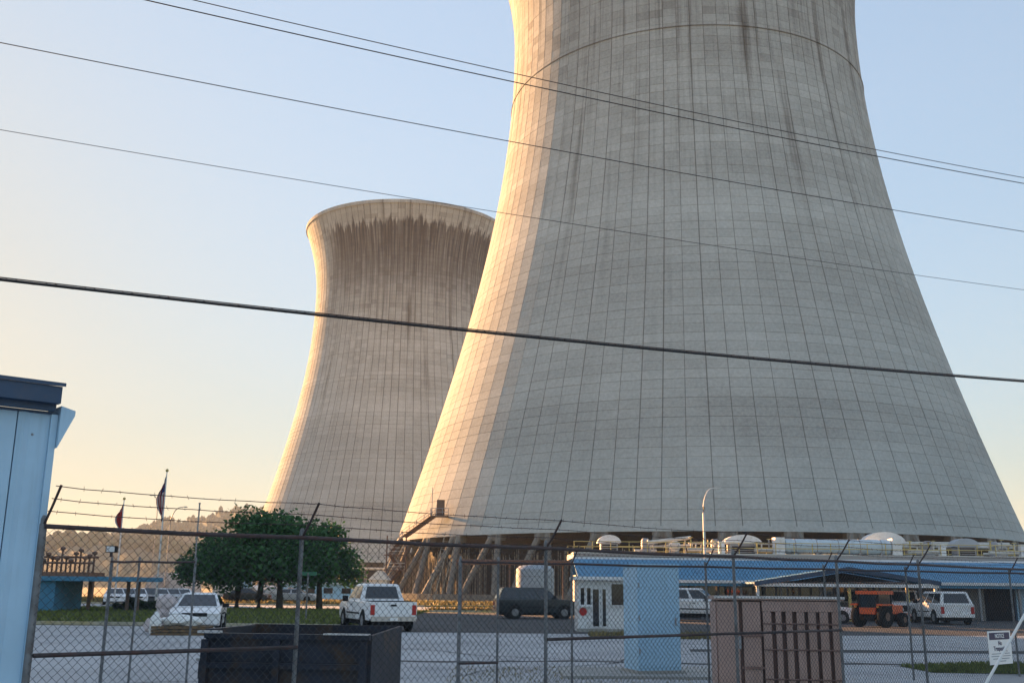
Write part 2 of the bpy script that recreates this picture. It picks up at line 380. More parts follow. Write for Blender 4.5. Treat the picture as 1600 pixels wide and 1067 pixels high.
# ============================================================ HILLS
def ridge(name, prof, Y, depth, seed):
    rs = np.random.default_rng(seed); px = np.linspace(prof[0][0], prof[-1][0], 120)
    top = np.interp(px, [p[0] for p in prof], [p[1] for p in prof]); V = []; nr = 14
    for j in range(nr):
        tt = j / (nr - 1); yy = Y - depth + depth * 1.6 * tt; sh = math.sin(min(tt / .625, 1) * PI / 2) if tt <= .625 else math.cos((tt - .625) / .375 * PI / 2)
        for i, x in enumerate(px):
            P = at(x, top[i], Y); hh = max(P.z, 0) * sh; V.append((P.x * (yy / Y), yy, hh * (1 + .04 * rs.normal()) - .5))
    n = len(px); Fc = [(j * n + i, j * n + i + 1, (j + 1) * n + i + 1, (j + 1) * n + i) for j in range(nr - 1) for i in range(n - 1)]
    o = tag(raw(name, V, Fc, M['hill'], smooth=True), kind='structure'); return np.array(V).reshape(nr, n, 3)
H1 = ridge('hills', [(-700, 858), (-200, 850), (60, 849), (105, 843), (160, 843), (240, 850), (330, 866), (420, 905)], 1150, 420, 3)
H2 = ridge('hills', [(-300, 888), (100, 862), (165, 843), (210, 833), (255, 824), (300, 819), (340, 808), (385, 802), (430, 803), (500, 822), (580, 852), (640, 880), (760, 905)], 1650, 520, 4)
ico = bmesh.new(); bmesh.ops.create_icosphere(ico, subdivisions=1, radius=1); IV = np.array([v.co[:] for v in ico.verts]); ico.faces.ensure_lookup_table(); IF = np.array([[v.index for v in f.verts] for f in ico.faces]); ico.free()
V = []; Fc = []; c = 0
for Hh, n_ in ((H1, 3600), (H2, 5200)):
    nr, n, _ = Hh.shape
    for k in range(n_):
        j = RNG.uniform(4, 8.99) if k % 3 else RNG.uniform(7.6, 8.8); i = RNG.uniform(0, n - 1.01); a, b = int(j), int(i)
        P = Hh[a, b] + (Hh[a + 1, b] - Hh[a, b]) * (j - a) + (Hh[a, b + 1] - Hh[a, b]) * (i - b)
        s = RNG.uniform(2.4, 5.2); sc = np.array([s * RNG.uniform(.7, 1.1), s * .9, s * RNG.uniform(.7, 1.5)])
        V.append(IV * sc * RNG.uniform(.8, 1.2, (len(IV), 1)) + P + [0, 0, sc[2] * .35]); Fc.append(IF + c); c += len(IV)
tag(raw('forest', np.concatenate(V), np.concatenate(Fc), M['forest']), kind='stuff')

# ============================================================ COOLING TOWERS
TH = 140.0; RT, ZT, CL, CU = 35.37, 112.63, 82.34, 47.83; ZB = 9.63; NR = 96; NL = 86; LIFT = (TH - ZB) / NL
def rad(z):
    c = np.where(np.asarray(z) < ZT, CL, CU); return RT * np.sqrt(1 + ((z - ZT) / c) ** 2)
def make_tower(ax, ay, label, stain, rows, ncols, band, posts, seed):
    rs = np.random.default_rng(seed)
    t = thing('cooling_tower', label, 'cooling tower', (ax, ay, 0), 0, 'hyperbolic cooling towers')
    mp = shell_mat('tower_panel_concrete', ax, ay, ZB, NR, LIFT, stain); mj = shell_mat('tower_joint_concrete', ax, ay, ZB, NR, LIFT, stain, True)
    zs = ZB + LIFT * np.arange(NL + 1); an = 2 * PI * np.arange(NR) / NR
    def grid(off):
        r = rad(zs) + off; return np.stack([r[:, None] * np.cos(an), r[:, None] * np.sin(an), zs[:, None] + 0 * an[None]], -1)
    # structural shell: outer face behind the panels, inner face, both closed by the rim and the foot
    Go, Gi = grid(-.06), grid(-.75); n = NR; V = np.concatenate([Go.reshape(-1, 3), Gi.reshape(-1, 3)]); o2 = (NL + 1) * n; Fc = []
    for j in range(NL):
        for k in range(n):
            k2 = (k + 1) % n; Fc.append((j * n + k, j * n + k2, (j + 1) * n + k2, (j + 1) * n + k)); Fc.append((o2 + j * n + k2, o2 + j * n + k, o2 + (j + 1) * n + k, o2 + (j + 1) * n + k2))
    for k in range(n):
        k2 = (k + 1) % n; Fc.append((k2, k, o2 + k, o2 + k2)); e = NL * n; Fc.append((e + k, e + k2, o2 + e + k2, o2 + e + k))
    raw('shell', V, Fc, mj, t)
    # panels: one per bay and lift, joints recessed between them
    ca = math.atan2(-ay, -ax); k0 = int(round(ca / (2 * PI) * NR)) - ncols // 2
    own = {(j, (k0 + q) % NR) for j in rows for q in range(ncols)}
    GV, GH = (.14, .02) if band else (.24, .05)
    gvs = GV * rs.uniform(.55, 1.35, NR + 1); gvs[NR] = gvs[0]; ghs = GH * rs.choice([.3, .6, 1.0, 1.9], NL + 1)
    def panel(j, k, off):
        a0, a1 = an[k], an[k] + 2 * PI / NR; z0, z1 = zs[j], zs[j + 1]; out = []
        for d, ins in ((-.055, 0), (off, .014)):
            for (a, sg, kk), z in (((a0, 1, k), z0 + ghs[j] / 2 + ins), ((a1, -1, k + 1), z0 + ghs[j] / 2 + ins), ((a1, -1, k + 1), z1 - ghs[j + 1] / 2 - ins), ((a0, 1, k), z1 - ghs[j + 1] / 2 - ins)):
                r = float(rad(z)) + d; da = sg * (gvs[kk] / 2 + ins) / r; out.append((r * math.cos(a + da), r * math.sin(a + da), z))
        return out
    PF = np.array([(4, 5, 6, 7), (0, 1, 5, 4), (1, 2, 6, 5), (2, 3, 7, 6), (3, 0, 4, 7)])
    V = []; Fc = []; c = 0
    for j in range(NL):
        for k in range(NR):
            if (j, k) in own: continue
            V.append(panel(j, k, rs.uniform(-.008, .012))); Fc.append(PF + c); c += 8
    tag(raw('panel', np.array(V), np.concatenate(Fc), mp, t), kind='stuff')
    for j in rows:
        me = None
        for q in range(ncols):
            if me is None:
                o = raw('panel', np.array(panel(j, 0, 0.0)), PF, mp, t); me = o.data
            else: o = link('panel', me, None, t)
            a = 2 * PI * ((k0 + q) % NR) / NR; o.rotation_euler = (0, 0, a); o.location = (math.cos(a) * rs.uniform(-.008, .012), math.sin(a) * rs.uniform(-.008, .012), 0)
    def hoop(name, prof, mt, sm=False, seg=NR):
        V = []; Fc = []; m_ = len(prof)
        for k in range(seg):
            for r, z in prof: V.append((r * math.cos(2 * PI * k / seg), r * math.sin(2 * PI * k / seg), z))
        for k in range(seg):
            for i in range(m_): i2 = (i + 1) % m_; k2 = (k + 1) % seg; Fc.append((k * m_ + i, k2 * m_ + i, k2 * m_ + i2, k * m_ + i2))
        return raw(name, V, Fc, mt, t)
    rt = float(rad(TH)); hoop('rim', [(rt + .05, TH - 1.0), (rt + .10, TH + .25), (rt - 1.1, TH + .25), (rt - 1.1, TH - .6), (rt - .8, TH - 1.0)], mp)
    rb = float(rad(ZB)); hoop('ring_beam', [(rb + .10, ZB - .02), (rb - .12, ZB + .7), (rb - 1.1, ZB + .7), (rb - 1.3, ZB - .02)], mp)
    if band:
        zc = 98.3; rc = float(rad(zc)); hoop('band', [(rc - .02, zc - .11), (rc + .15, zc - .10), (rc + .15, zc + .06), (rc - .02, zc + .07)], mj)
    # raking columns in pairs
    NP = 40; sl = .52
    def col_mesh(side):
        bm = NB(); top = Vector((rb - .35, side * .62, ZB - .2)); bot = Vector((rb + 8.9 * sl * .75, side * 3.35, .35))
        d = (top - bot); tube(bm, [bot - d * .03, bot + d * .5, top], .5, 8); return bm
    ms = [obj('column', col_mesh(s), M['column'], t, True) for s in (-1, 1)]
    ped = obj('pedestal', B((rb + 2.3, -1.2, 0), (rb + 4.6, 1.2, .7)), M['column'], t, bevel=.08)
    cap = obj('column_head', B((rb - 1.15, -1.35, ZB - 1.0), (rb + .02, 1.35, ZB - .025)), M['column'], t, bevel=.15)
    for k in range(NP):
        a = 2 * PI * (k + .35) / NP
        fac = math.cos(a - ca)
        if fac < -.25: continue
        for o, da in ((ms[0], 0), (ms[1], 0), (cap, 0), (ped, PI / NP)):
            q = o if o.rotation_euler[2] == 0 else link(o.name.split('.')[0], o.data, None, t)
            q.rotation_euler = (0, 0, a + da)
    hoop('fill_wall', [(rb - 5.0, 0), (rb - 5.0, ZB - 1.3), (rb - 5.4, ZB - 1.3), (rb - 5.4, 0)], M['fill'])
    hoop('basin_wall', [(rb + 5.6, 0), (rb + 5.6, .9), (rb + 5.2, .9), (rb + 5.2, 0)], M['column'])
    if posts:
        pm = [obj('fill_post', tube(NB(), [(0, 0, .1), (0, 0, 7.6)], r_, 6), mt, t) for r_, mt in ((.075, M['post_pale']), (.05, M['post_pale']), (.11, M['column']))]
        for i in range(posts):
            a = ca - R(82) + R(78) * rs.random() ; r_ = rb - rs.uniform(1.5, 4.6); src = pm[i % 3]
            q = src if i < 3 else link('fill_post', src.data, None, t)
            q.location = (r_ * math.cos(a), r_ * math.sin(a), 0); q.scale = (1, 1, rs.uniform(.72, 1.05))
    return t
T1 = (35.38, 197.57); T2 = (-42.32, 393.63)
make_tower(*T1, 'huge nearer concrete cooling tower rising out of the top of the frame', .5, range(0, 10), 30, True, 240, 11)
make_tower(*T2, 'farther whole cooling tower with dark soot streaks below its rim', 1.0, range(24, 34), 30, False, 40, 12)

# stair and lift platform that climb the near tower's foot
t = thing('access_stair', 'rusty steel access stair and landing against the near tower foot', 'stair', (0, 0, 0))
def seg(name, a, b, r, mt, par, n=6): return obj(name, tube(NB(), [a, b], r, n), mt, par)
P0, P1, P2 = at(628, 839, 172), at(674, 806, 165.5), at(700, 806, 163)
def flight(a, b, wdir):
    a, b, wv = Vector(a), Vector(b), Vector(wdir)
    obj('stringer', tube(NB(), [a, b], .24, 4), M['rust'], t); obj('stringer', tube(NB(), [a + wv, b + wv], .24, 4), M['rust'], t)
    n = max(3, int((b - a).length / .45)); bm = NB()
    for i in range(n): p = a + (b - a) * (i + .5) / n; box(bm, (p.x, p.y, p.z - .03), (p.x + wv.x + .3, p.y + .3, p.z + .03))
    tag(obj('tread', bm, M['rust'], t), kind='stuff')
    for o in (Vector((0, 0, 0)), wv):
        for hz in (.55, 1.1): seg('handrail', a + o + Vector((0, 0, hz)), b + o + Vector((0, 0, hz)), .05, M['grey_metal'], t)
        for i in range(5): p = a + o + (b - a) * i / 4; seg('baluster', p, p + Vector((0, 0, 1.1)), .045, M['grey_metal'], t)
WD = Vector((.75, -.65, 0))
flight(P0, P1, WD)
obj('landing', B((P1.x, P1.y - 1.8, P1.z - .2), (P2.x, P1.y + .2, P1.z)), M['rust'], t)
for hz in (.55, 1.1): seg('handrail', (P1.x, P1.y - 1.8, P1.z + hz), (P2.x, P1.y - 1.8, P1.z + hz), .05, M['grey_metal'], t)
for i in range(4): x = P1.x + (P2.x - P1.x) * i / 3; seg('baluster', (x, P1.y - 1.8, P1.z), (x, P1.y - 1.8, P1.z + 1.1), .05, M['grey_metal'], t)
obj('cabinet', B((P1.x + .9, P1.y - 1.2, P1.z), (P1.x + 2.1, P1.y - .2, P1.z + 2.5)), M['rust'], t, bevel=.05)
seg('lamp_post', (P1.x + .2, P1.y - 1.7, P1.z), (P1.x + .2, P1.y - 1.7, P1.z + 4.4), .05, M['grey_metal'], t)
Q0 = at(606, 880, 172.5); Q1 = at(628, 841, 172)
for k in range(3):
    a = at((606, 626, 608)[k], (912, 890, 866)[k], 172.3); b = at((626, 608, 628)[k], (890, 866, 841)[k], 172.1); flight(a, b, Vector((0, 1.0, 0)))
for x, y in ((602, 171.5), (632, 171.5), (602, 174), (632, 174)):
    p = gx(x, y); q = at(x, 836, y); seg('leg', p, (p.x, p.y, q.z), .12, M['rust'], t)
for py in (844, 866, 890):
    p = at(600, py, 172); q = at(633, py, 172); obj('landing', B((p.x, 171.5, p.z - .15), (q.x, 174, p.z)), M['rust'], t)
    for hz in (.55, 1.1): seg('handrail', (p.x, 171.5, p.z + hz), (q.x, 171.5, p.z + hz), .05, M['pipe_white'], t)
t = thing('pipe_ladder', 'slim pipes and ladder standing between the tower columns', 'ladder', gx(668, 150))
for dx in (0, .9, 1.8): seg('rail', (dx, 0, 0), (dx + 2.0, 3, 9.0), .06, M['post_pale'], t)
for i in range(14): f_ = (i + 1) / 15; seg('rung', (2 * f_, 3 * f_, 9 * f_), (2 * f_ + .9, 3 * f_, 9 * f_), .035, M['post_pale'], t)

# ============================================================ UNSEEN HALLS ADDED LEFT OF THE VIEW (placed to cast evening shade over the yard)
EC = Vector((.755, .656, 0)); ET = Vector((-.656, .755, 0))
def shade_hall(c0, c1, t0, depth, h, lab, bays):
    o = EC * c0 + ET * t0; L_ = c1 - c0
    t = thing('added_shade_hall', lab, 'building', o, math.atan2(EC.y, EC.x), 'added shade halls')
    obj('wall', B((0, 0, 0), (L_, depth, h - .6)), M['grey_metal'], t); obj('roof', B((-.3, -.3, h - .6), (L_ + .3, depth + .3, h)), M['blue_dark'], t, bevel=.05)
    for i in range(bays):
        x = L_ * (i + .5) / bays; obj('window', B((x - 1, -.08, h * .6), (x + 1, -.01, h * .6 + 1.6)), M['glass'], t); obj('pilaster', B((x - L_ / bays / 2, -.25, 0), (x - L_ / bays / 2 + .4, -.002, h - .62)), M['grey_metal'], t)
    d = obj('door', B((L_ * .4, -.1, 0), (L_ * .4 + 4, -.012, 4.5)), M['blue_metal'], t); obj('handle', B((L_ * .4 + 3.5, -.16, 1.1), (L_ * .4 + 3.6, -.101, 1.4)), M['grey_metal'], d)
shade_hall(25.5, 43, 186, 18, 33, 'tallest and farthest of three unseen grey halls added to shade the yard', 5)
shade_hall(9.5, 26, 118, 14, 22.5, 'middle one of three unseen grey halls added to shade the yard', 5)
shade_hall(-14, 10, 62, 10, 13, 'lowest and nearest of three unseen grey halls added to shade the yard', 6)

# ============================================================ TREES
def tree(px, Y, h, rx, name_label, seed, lobes, base=.17, leaves=6500):
    h *= .93; lobes = [(a, b, c - .035, d) for a, b, c, d in lobes]
    rd = random.Random(seed); p = gx(px, Y); p.z = .1
    t = thing('broadleaf_tree', name_label, 'tree', p, 0, 'trees on the lawn')
    bm = NB(); lean = rd.uniform(-.25, .25)
    tube(bm, [(0, 0, -.1), (lean * .3, 0, h * .12), (lean, .1, h * .3), (lean * 1.2, .15, h * .5)], .27, 10, r2=.13)
    tr = obj('trunk', bm, M['bark'], t, True)
    V = []; Fc = []; limbs = []
    for (lx, ly, lz, lr) in lobes:
        c = Vector((lx * rx, ly * rx, lz * h)); rr = lr * rx; limbs.append(c)
        n = int(leaves * lr * lr / sum(q[3] ** 2 for q in lobes))
        for i in range(n):
            d = Vector((rd.gauss(0, 1), rd.gauss(0, 1), rd.gauss(0, 1))).normalized()
            u = rd.random() ** .42
            bumpy = 1 + .22 * math.sin(d.x * 5 + lx * 9) * math.sin(d.y * 6 + d.z * 7 + ly) + rd.gauss(0, .07)
            q = c + Vector((d.x * rr, d.y * rr, d.z * rr * .78)) * u * bumpy
            if q.z < h * base * (.9 + .35 * rd.random() + .2 * math.sin(q.x * 1.3)): continue
            s = rd.uniform(.10, .24); a = Vector((rd.gauss(0, 1), rd.gauss(0, 1), rd.gauss(0, .7))).normalized(); b = a.cross(Vector((rd.gauss(0, 1), rd.gauss(0, 1), rd.gauss(0, 1)))).normalized()
            k = len(V); V += [q - a * s, q + b * s * .55, q + a * s, q - b * s * .55]; Fc.append((k, k + 1, k + 2, k + 3))
    raw('crown', [v[:] for v in V], Fc, M['leaf'], t)
    for c in limbs:
        bm = NB(); s0 = Vector((lean, .1, h * .28)); tube(bm, [s0, s0 * .4 + c * .6 + Vector((0, 0, -.3)), c], .12, 6, r2=.03); obj('limb', bm, M['bark'], t, True)
    return t
LB = [(0, 0, .62, .62), (-.55, .1, .5, .5), (.5, -.1, .52, .5), (0, .4, .5, .5), (.05, -.4, .48, .5), (-.25, 0, .8, .42), (.3, .1, .77, .4), (-.75, 0, .38, .33), (.72, 0, .4, .33)]
tree(371, 80, 7.2, 4.2, 'broad dark green tree at the left end of the tree clump', 5, [(-.35, 0, .55, .6), (-.75, 0, .47, .42), (.1, .1, .66, .5), (-.1, -.3, .45, .5), (-.55, .2, .72, .35), (-.95, 0, .40, .25)])
tree(405, 77, 8.6, 4.3, 'tallest dark green tree with twin-lobed top in the tree clump', 6, LB, leaves=8000)
tree(438, 76, 7.9, 4.2, 'dark green tree whose forked trunk stands beside the street sign', 7, LB, leaves=7500)
tree(500, 82, 8.1, 3.7, 'dark green tree at the right end of the tree clump', 8, [(0, 0, .6, .6), (-.5, .1, .55, .5), (.4, -.1, .5, .5), (.1, 0, .78, .4), (.6, 0, .36, .35), (-.2, -.3, .42, .5)])

def hedge(px0, px1, Y, h, label):
    a, b = gx(px0, Y), gx(px1, Y); V = []; Fc = []
    for i in range(1600):
        x = random.uniform(a.x, b.x); q = Vector((x, Y + random.uniform(-.4, .4), .1 + h * random.random() ** .7 * (.85 + .2 * math.sin(x * 3)))); s = random.uniform(.05, .12)
        d = Vector((random.gauss(0, 1), random.gauss(0, 1), random.gauss(0, 1))).normalized(); e = d.cross(Vector((random.gauss(0, 1), .3, random.gauss(0, 1)))).normalized()
        k = len(V); V += [(q - d * s)[:], (q + e * s)[:], (q + d * s)[:], (q - e * s)[:]]; Fc.append((k, k + 1, k + 2, k + 3))
    return tag(raw('hedge', V, Fc, M['hedge']), label, 'hedge', 'clipped hedges')
hedge(182, 200, 70, .55, 'short clipped hedge on the lawn before the parked cars')
hedge(203, 250, 69, .75, 'longer dense clipped hedge on the lawn before the parked cars')

# ============================================================ VEHICLES
def car(kind, paint, label, pos, az, cat, group=None, simple=False):
    """x forward, y left, z up; az = heading measured from +Y towards +X"""
    t = thing({'pickup': 'pickup_truck', 'suv': 'parked_suv', 'van': 'parked_van', 'car': 'parked_car'}[kind], label, cat, pos, R(90 - az), group)
    pm = M[paint]
    if kind == 'pickup':
        L0, L1_, hw = -2.85, 2.85, .98; wx = (-1.75, 1.85); wr = .40
        prof = [(-2.82, .52), (-2.8, 1.16), (1.05, 1.2), (1.5, 1.2), (2.5, 1.13), (2.8, 1.0), (2.85, .55), (2.7, .42), (-2.7, .45)]
        cab = (-.95, 1.45, -.72, .62, 1.18, 1.86, .93, .74)
    elif kind == 'suv':
        hw = .96; wx = (-1.45, 1.5); wr = .38
        prof = [(-2.42, .48), (-2.45, 1.1), (1.0, 1.14), (1.9, 1.08), (2.35, .98), (2.45, .55), (2.3, .36), (-2.3, .38)]
        cab = (-2.42, 1.25, -2.15, .45, 1.08, 1.80, .92, .72)
    elif kind == 'van':
        hw = 1.0; wx = (-1.6, 1.75); wr = .37
        prof = [(-2.7, .45), (-2.72, 1.15), (1.4, 1.2), (2.2, 1.12), (2.6, .95), (2.65, .5), (2.5, .36), (-2.6, .36)]
        cab = (-2.7, 1.75, -2.62, .95, 1.14, 2.05, .96, .84)
    else:
        hw = .9; wx = (-1.35, 1.4); wr = .33
        prof = [(-2.25, .42), (-2.28, .92), (-1.5, .98), (1.1, .95), (1.9, .86), (2.25, .72), (2.28, .42), (2.1, .28), (-2.1, .3)]
        cab = (-1.75, 1.2, -1.0, .35, .94, 1.45, .84, .62)
    bm = NB(); st = [(-hw, .93), (-hw * .97, 1), (0, 1), (hw * .97, 1), (hw, .93)]
    zc = .75; rings = []
    for y, sc in st:
        rings.append([bm.verts.new((x * (1 - (1 - sc) * .25), y, zc + (z - zc) * sc)) for x, z in prof])
    n = len(prof)
    for i in range(len(rings) - 1):
        for k in range(n): bm.faces.new((rings[i][k], rings[i][(k + 1) % n], rings[i + 1][(k + 1) % n], rings[i + 1][k]))
    bm.faces.new(rings[0]); bm.faces.new(rings[-1][::-1])
    body = obj('body', bm, pm, t, True, bevel=.03)
    x0, x1, xr0, xr1, z0, z1, h0, h1 = cab
    bm = NB(); lo = [bm.verts.new(p) for p in ((x0, -h0, z0), (x1, -h0, z0), (x1, h0, z0), (x0, h0, z0))]
    mid_ = [bm.verts.new(p) for p in ((xr0, -h1, z1 - .05), (xr1, -h1, z1 - .05), (xr1, h1, z1 - .05), (xr0, h1, z1 - .05))]
    hi = [bm.verts.new(p) for p in ((xr0 + .1, -h1 + .1, z1), (xr1 - .1, -h1 + .1, z1), (xr1 - .1, h1 - .1, z1), (xr0 + .1, h1 - .1, z1))]
    for A, C in ((lo, mid_), (mid_, hi)):
        for k in range(4): bm.faces.new((A[k], A[(k + 1) % 4], C[(k + 1) % 4], C[k]))
    bm.faces.new(hi); bm.faces.new(lo[::-1])
    cabin = obj('cabin', bm, pm, t, bevel=.035)
    def pane(name, q, par=cabin):
        a, b, c, d = [Vector(v) for v in q]; nn = (b - a).cross(d - a).normalized()
        bm = NB(); lo = [bm.verts.new(v - nn * .012) for v in (a, b, c, d)]; hi = [bm.verts.new(v + nn * .014) for v in (a, b, c, d)]
        bm.faces.new(hi); bm.faces.new(lo[::-1])
        for k in range(4): bm.faces.new((lo[k], lo[(k + 1) % 4], hi[(k + 1) % 4], hi[k]))
        return obj(name, bm, M['glass'], par)
    def lerp(a, b, f_): return a + (b - a) * f_
    def face(pl, ph, pl2, ph2, m0=.12, m1=.12, f0=.12, f1=.86):
        a, b, c, d = Vector(pl), Vector(pl2), Vector(ph2), Vector(ph)
        bl, br = lerp(a, d, f0), lerp(b, c, f0); tl, tr_ = lerp(a, d, f1), lerp(b, c, f1)
        return [lerp(bl, br, m0), lerp(bl, br, 1 - m1), lerp(tl, tr_, 1 - m1), lerp(tl, tr_, m0)]
    zt = z1 - .05
    pane('windshield', face((x1, -h0, z0), (xr1, -h1, zt), (x1, h0, z0), (xr1, h1, zt), .07, .07, .06, .92))
    pane('rear_window', face((x0, h0, z0), (xr0, h1, zt), (x0, -h0, z0), (xr0, -h1, zt), .1, .1, .14, .9))
    nW = 3 if kind in ('suv', 'van') else 2
    for sgn in (-1, 1):
        for i in range(nW):
            fa, fb = i / nW, (i + 1) / nW
            A0 = (lerp(x0, x1, fa), sgn * h0, z0); A1 = (lerp(x0, x1, fb), sgn * h0, z0); C0 = (lerp(xr0, xr1, fa), sgn * h1, zt); C1 = (lerp(xr0, xr1, fb), sgn * h1, zt)
            q = face(A0, C0, A1, C1, .07, .07, .14, .9)
            if sgn > 0: q = [q[1], q[0], q[3], q[2]]
            pane('side_window', q)
    # wheels
    for x in wx:
        for sgn in (-1, 1):
            Mx = Matrix.Translation((x, sgn * (hw - .065), wr)) @ Matrix.Rotation(PI / 2, 4, 'X')
            wl = obj('wheel', lathe(NB(), [(wr * .6, -.1), (wr * .95, -.11), (wr, -.06), (wr, .06), (wr * .95, .11), (wr * .6, .1)], 18, Mx), M['tyre'], t, True)
            if not simple: obj('rim', lathe(NB(), [(wr * .55, -.104), (wr * .55, .104), (wr * .15, .115), (wr * .14, -.115)][:3], 14, Mx), M['rim'], wl)
            obj('wheel_arch', lathe(NB(), [(wr * 1.12, -.014), (wr * 1.12, .014)], 18, Matrix.Translation((x, sgn * (hw - .011), wr + .03)) @ Matrix.Rotation(PI / 2, 4, 'X')), M['black'], t)
    xb, xf = min(p[0] for p in prof), max(p[0] for p in prof)
    zl = prof[1][1] - .12
    for sgn in (-1, 1):
        obj('tail_light', B((xb - .025, sgn * hw * .86 - .085, zl - .38), (xb + .06, sgn * hw * .86 + .085, zl)), M['tail'], t, bevel=.015)
        obj('headlight', B((xf - .12, sgn * hw * .74 - .17, zl - .3), (xf + .02, sgn * hw * .74 + .17, zl - .08)), M['head'], t, bevel=.02)
        if not simple:
            xm = cab[1] - .35; obj('mirror', B((xm - .06, sgn * (hw + .12) - .11, 1.13 if kind != 'car' else .92), (xm + .06, sgn * (hw + .12) + .11, 1.36 if kind != 'car' else 1.06)), M['black'], t, bevel=.02)
            obj('door_handle', B((cab[1] - 1.15, sgn * (hw + .01) - .015, 1.0), (cab[1] - .97, sgn * (hw + .01) + .015, 1.04)), M['black'], t)
    obj('rear_bumper', B((xb - .1, -hw * .92, .42), (xb + .12, hw * .92, .6)), M['chrome'] if kind == 'pickup' else pm, t, bevel=.02)
    obj('front_bumper', B((xf - .12, -hw * .93, .34), (xf + .07, hw * .93, .56)), M['chrome'] if kind == 'pickup' else pm, t, bevel=.02)
    obj('grille', B((xf - .1, -hw * .5, .62), (xf + .015, hw * .5, zl - .06)), M['black'], t)
    if not simple:
        obj('number_plate', B((xb - .115, -.16, .66 if kind != 'pickup' else .45), (xb - .1, .16, .76 if kind != 'pickup' else .56)), M['sign_white'], t)
        for sgn in (-1, 1):
            for xg in (cab[1] - .3, cab[1] - 1.3): obj('door_gap', B((xg - .008, sgn * (hw - .002) - .006, .5), (xg + .008, sgn * (hw - .002) + .006, 1.08)), M['black'], t)
            obj('side_moulding', B((wx[0] + .6, sgn * (hw + .008) - .012, .66), (wx[1] - .6, sgn * (hw + .008) + .012, .72)), M['black'], t)
        obj('roof_antenna', tube(NB(), [(cab[3], .5, cab[5] - .02), (cab[3] - .2, .5, cab[5] + .25)], .008, 4), M['black'], t)
    obj('undercarriage', B((xb + .2, -hw * .75, .22), (xf - .25, hw * .75, .42)), M['black'], t)
    if kind == 'pickup':
        obj('bed_liner', B((-2.72, -.84, 1.1), (-.98, .84, 1.185)), M['black'], t)
        tg = obj('tailgate', B((xb - .018, -.80, .64), (xb + .03, .80, 1.14)), pm, t, bevel=.015)
        obj('handle', B((xb - .04, -.12, .99), (xb - .015, .12, 1.06)), M['black'], tg)
    return t
car('pickup', 'car_white', 'white pickup truck driving away past the trees beyond the dark dumpster', gx(589, 44.5), -21, 'pickup truck')
car('car', 'car_white', 'white sedan facing the fence with bags heaped before its bumper', gx(314, 41.0), 168, 'car')
car('suv', 'car_white', 'white sport utility vehicle with dark rear window by the brick wall', gx(1467, 61), 1, 'car')
car('car', 'car_white', 'white sedan nosing out behind the tan transformer', gx(1270, 60), 98, 'car')
car('pickup', 'car_white', 'white pickup parked between the orange tractor and white SUV', gx(1412, 66), 205, 'pickup truck')
car('suv', 'car_dark', 'dark parked SUV below the pale round tank', gx(838, 63), 80, 'car')
car('pickup', 'car_white', 'white pickup half hidden behind the pale blue cabinet', gx(1078, 62), 110, 'pickup truck')
cc = ['car_white', 'car_silver', 'car_white', 'car_dark', 'car_white', 'car_silver', 'car_white']
cl = ['white sedan at the left end of the far car row', 'silver sedan second from the left end of the far car row', 'white sedan just left of the dark car in the far row', 'dark sedan in the middle of the far car row',
      'white sedan just right of the dark car in the far row', 'silver sedan behind the flagpole in the far car row', 'white sedan at the right end of the far car row']
for i in range(7):
    car('car', cc[i], cl[i], gx(180 + i * 17.5, 94 + .5 * i) + Vector((0, 0, .012)), 160, 'car', 'cars in the far row', True)
car('car', 'car_dark', 'small dark car parked behind the tree trunks', gx(388, 108) + Vector((0, 0, .1)), 95, 'car', None, True)
car('car', 'car_silver', 'silver car parked in front of the grey tents', gx(462, 108) + Vector((0, 0, .1)), 92, 'car', None, True)

# orange tractor
t = thing('utility_tractor', 'orange utility tractor with dark glass cab under the blue gable', 'tractor', gx(1370, 54), R(40)); t.scale = (.86, .86, .86)
obj('hood', B((.5, -.45, .75), (2.0, .45, 1.25)), M['orange'], t, bevel=.08)
obj('cab', B((-1.0, -.62, .85), (.45, .62, 1.86)), M['glass'], t, bevel=.05)
for x in (-1.0, .43):
    for y in (-.62, .6): obj('cab_pillar', B((x - .03, y - .03, .85), (x + .06, y + .06, 1.88)), M['black'], t)
obj('roof', B((-1.15, -.72, 1.88), (.6, .72, 2.08)), M['orange'], t, bevel=.05)
obj('rear_panel', B((-1.2, -.5, .75), (-1.02, .5, 1.12)), M['orange'], t, bevel=.04)
obj('chassis', B((-1.1, -.35, .45), (1.9, .35, .8)), M['black'], t)
for x, y, r_ in ((-.7, -.85, .62), (-.7, .85, .62), (1.45, -.7, .42), (1.45, .7, .42)):
    Mx = Matrix.Translation((x, y, r_)) @ Matrix.Rotation(PI / 2, 4, 'X')
    wl = obj('wheel', lathe(NB(), [(r_ * .5, -.17), (r_ * .95, -.18), (r_, -.1), (r_, .1), (r_ * .95, .18), (r_ * .5, .17)], 20, Mx), M['tyre'], t, True)
    obj('rim', lathe(NB(), [(r_ * .4, -.175), (r_ * .4, .175)], 14, Mx), M['rust'], wl)
for y in (-.85, .85): obj('fender', B((-1.25, y - .2, 1.24), (-.05, y + .2, 1.34)), M['orange'], t, bevel=.04)
for y in (-.4, .4): obj('headlight', B((1.99, y - .1, .95), (2.03, y + .1, 1.1)), M['head'], t)
for y in (-.72, .72): obj('indicator', B((-1.27, y - .06, 1.12), (-1.2, y + .06, 1.22)), M['amber'], t)
seg('exhaust', (.9, .3, 1.2), (.9, .3, 1.95), .04, M['black'], t)

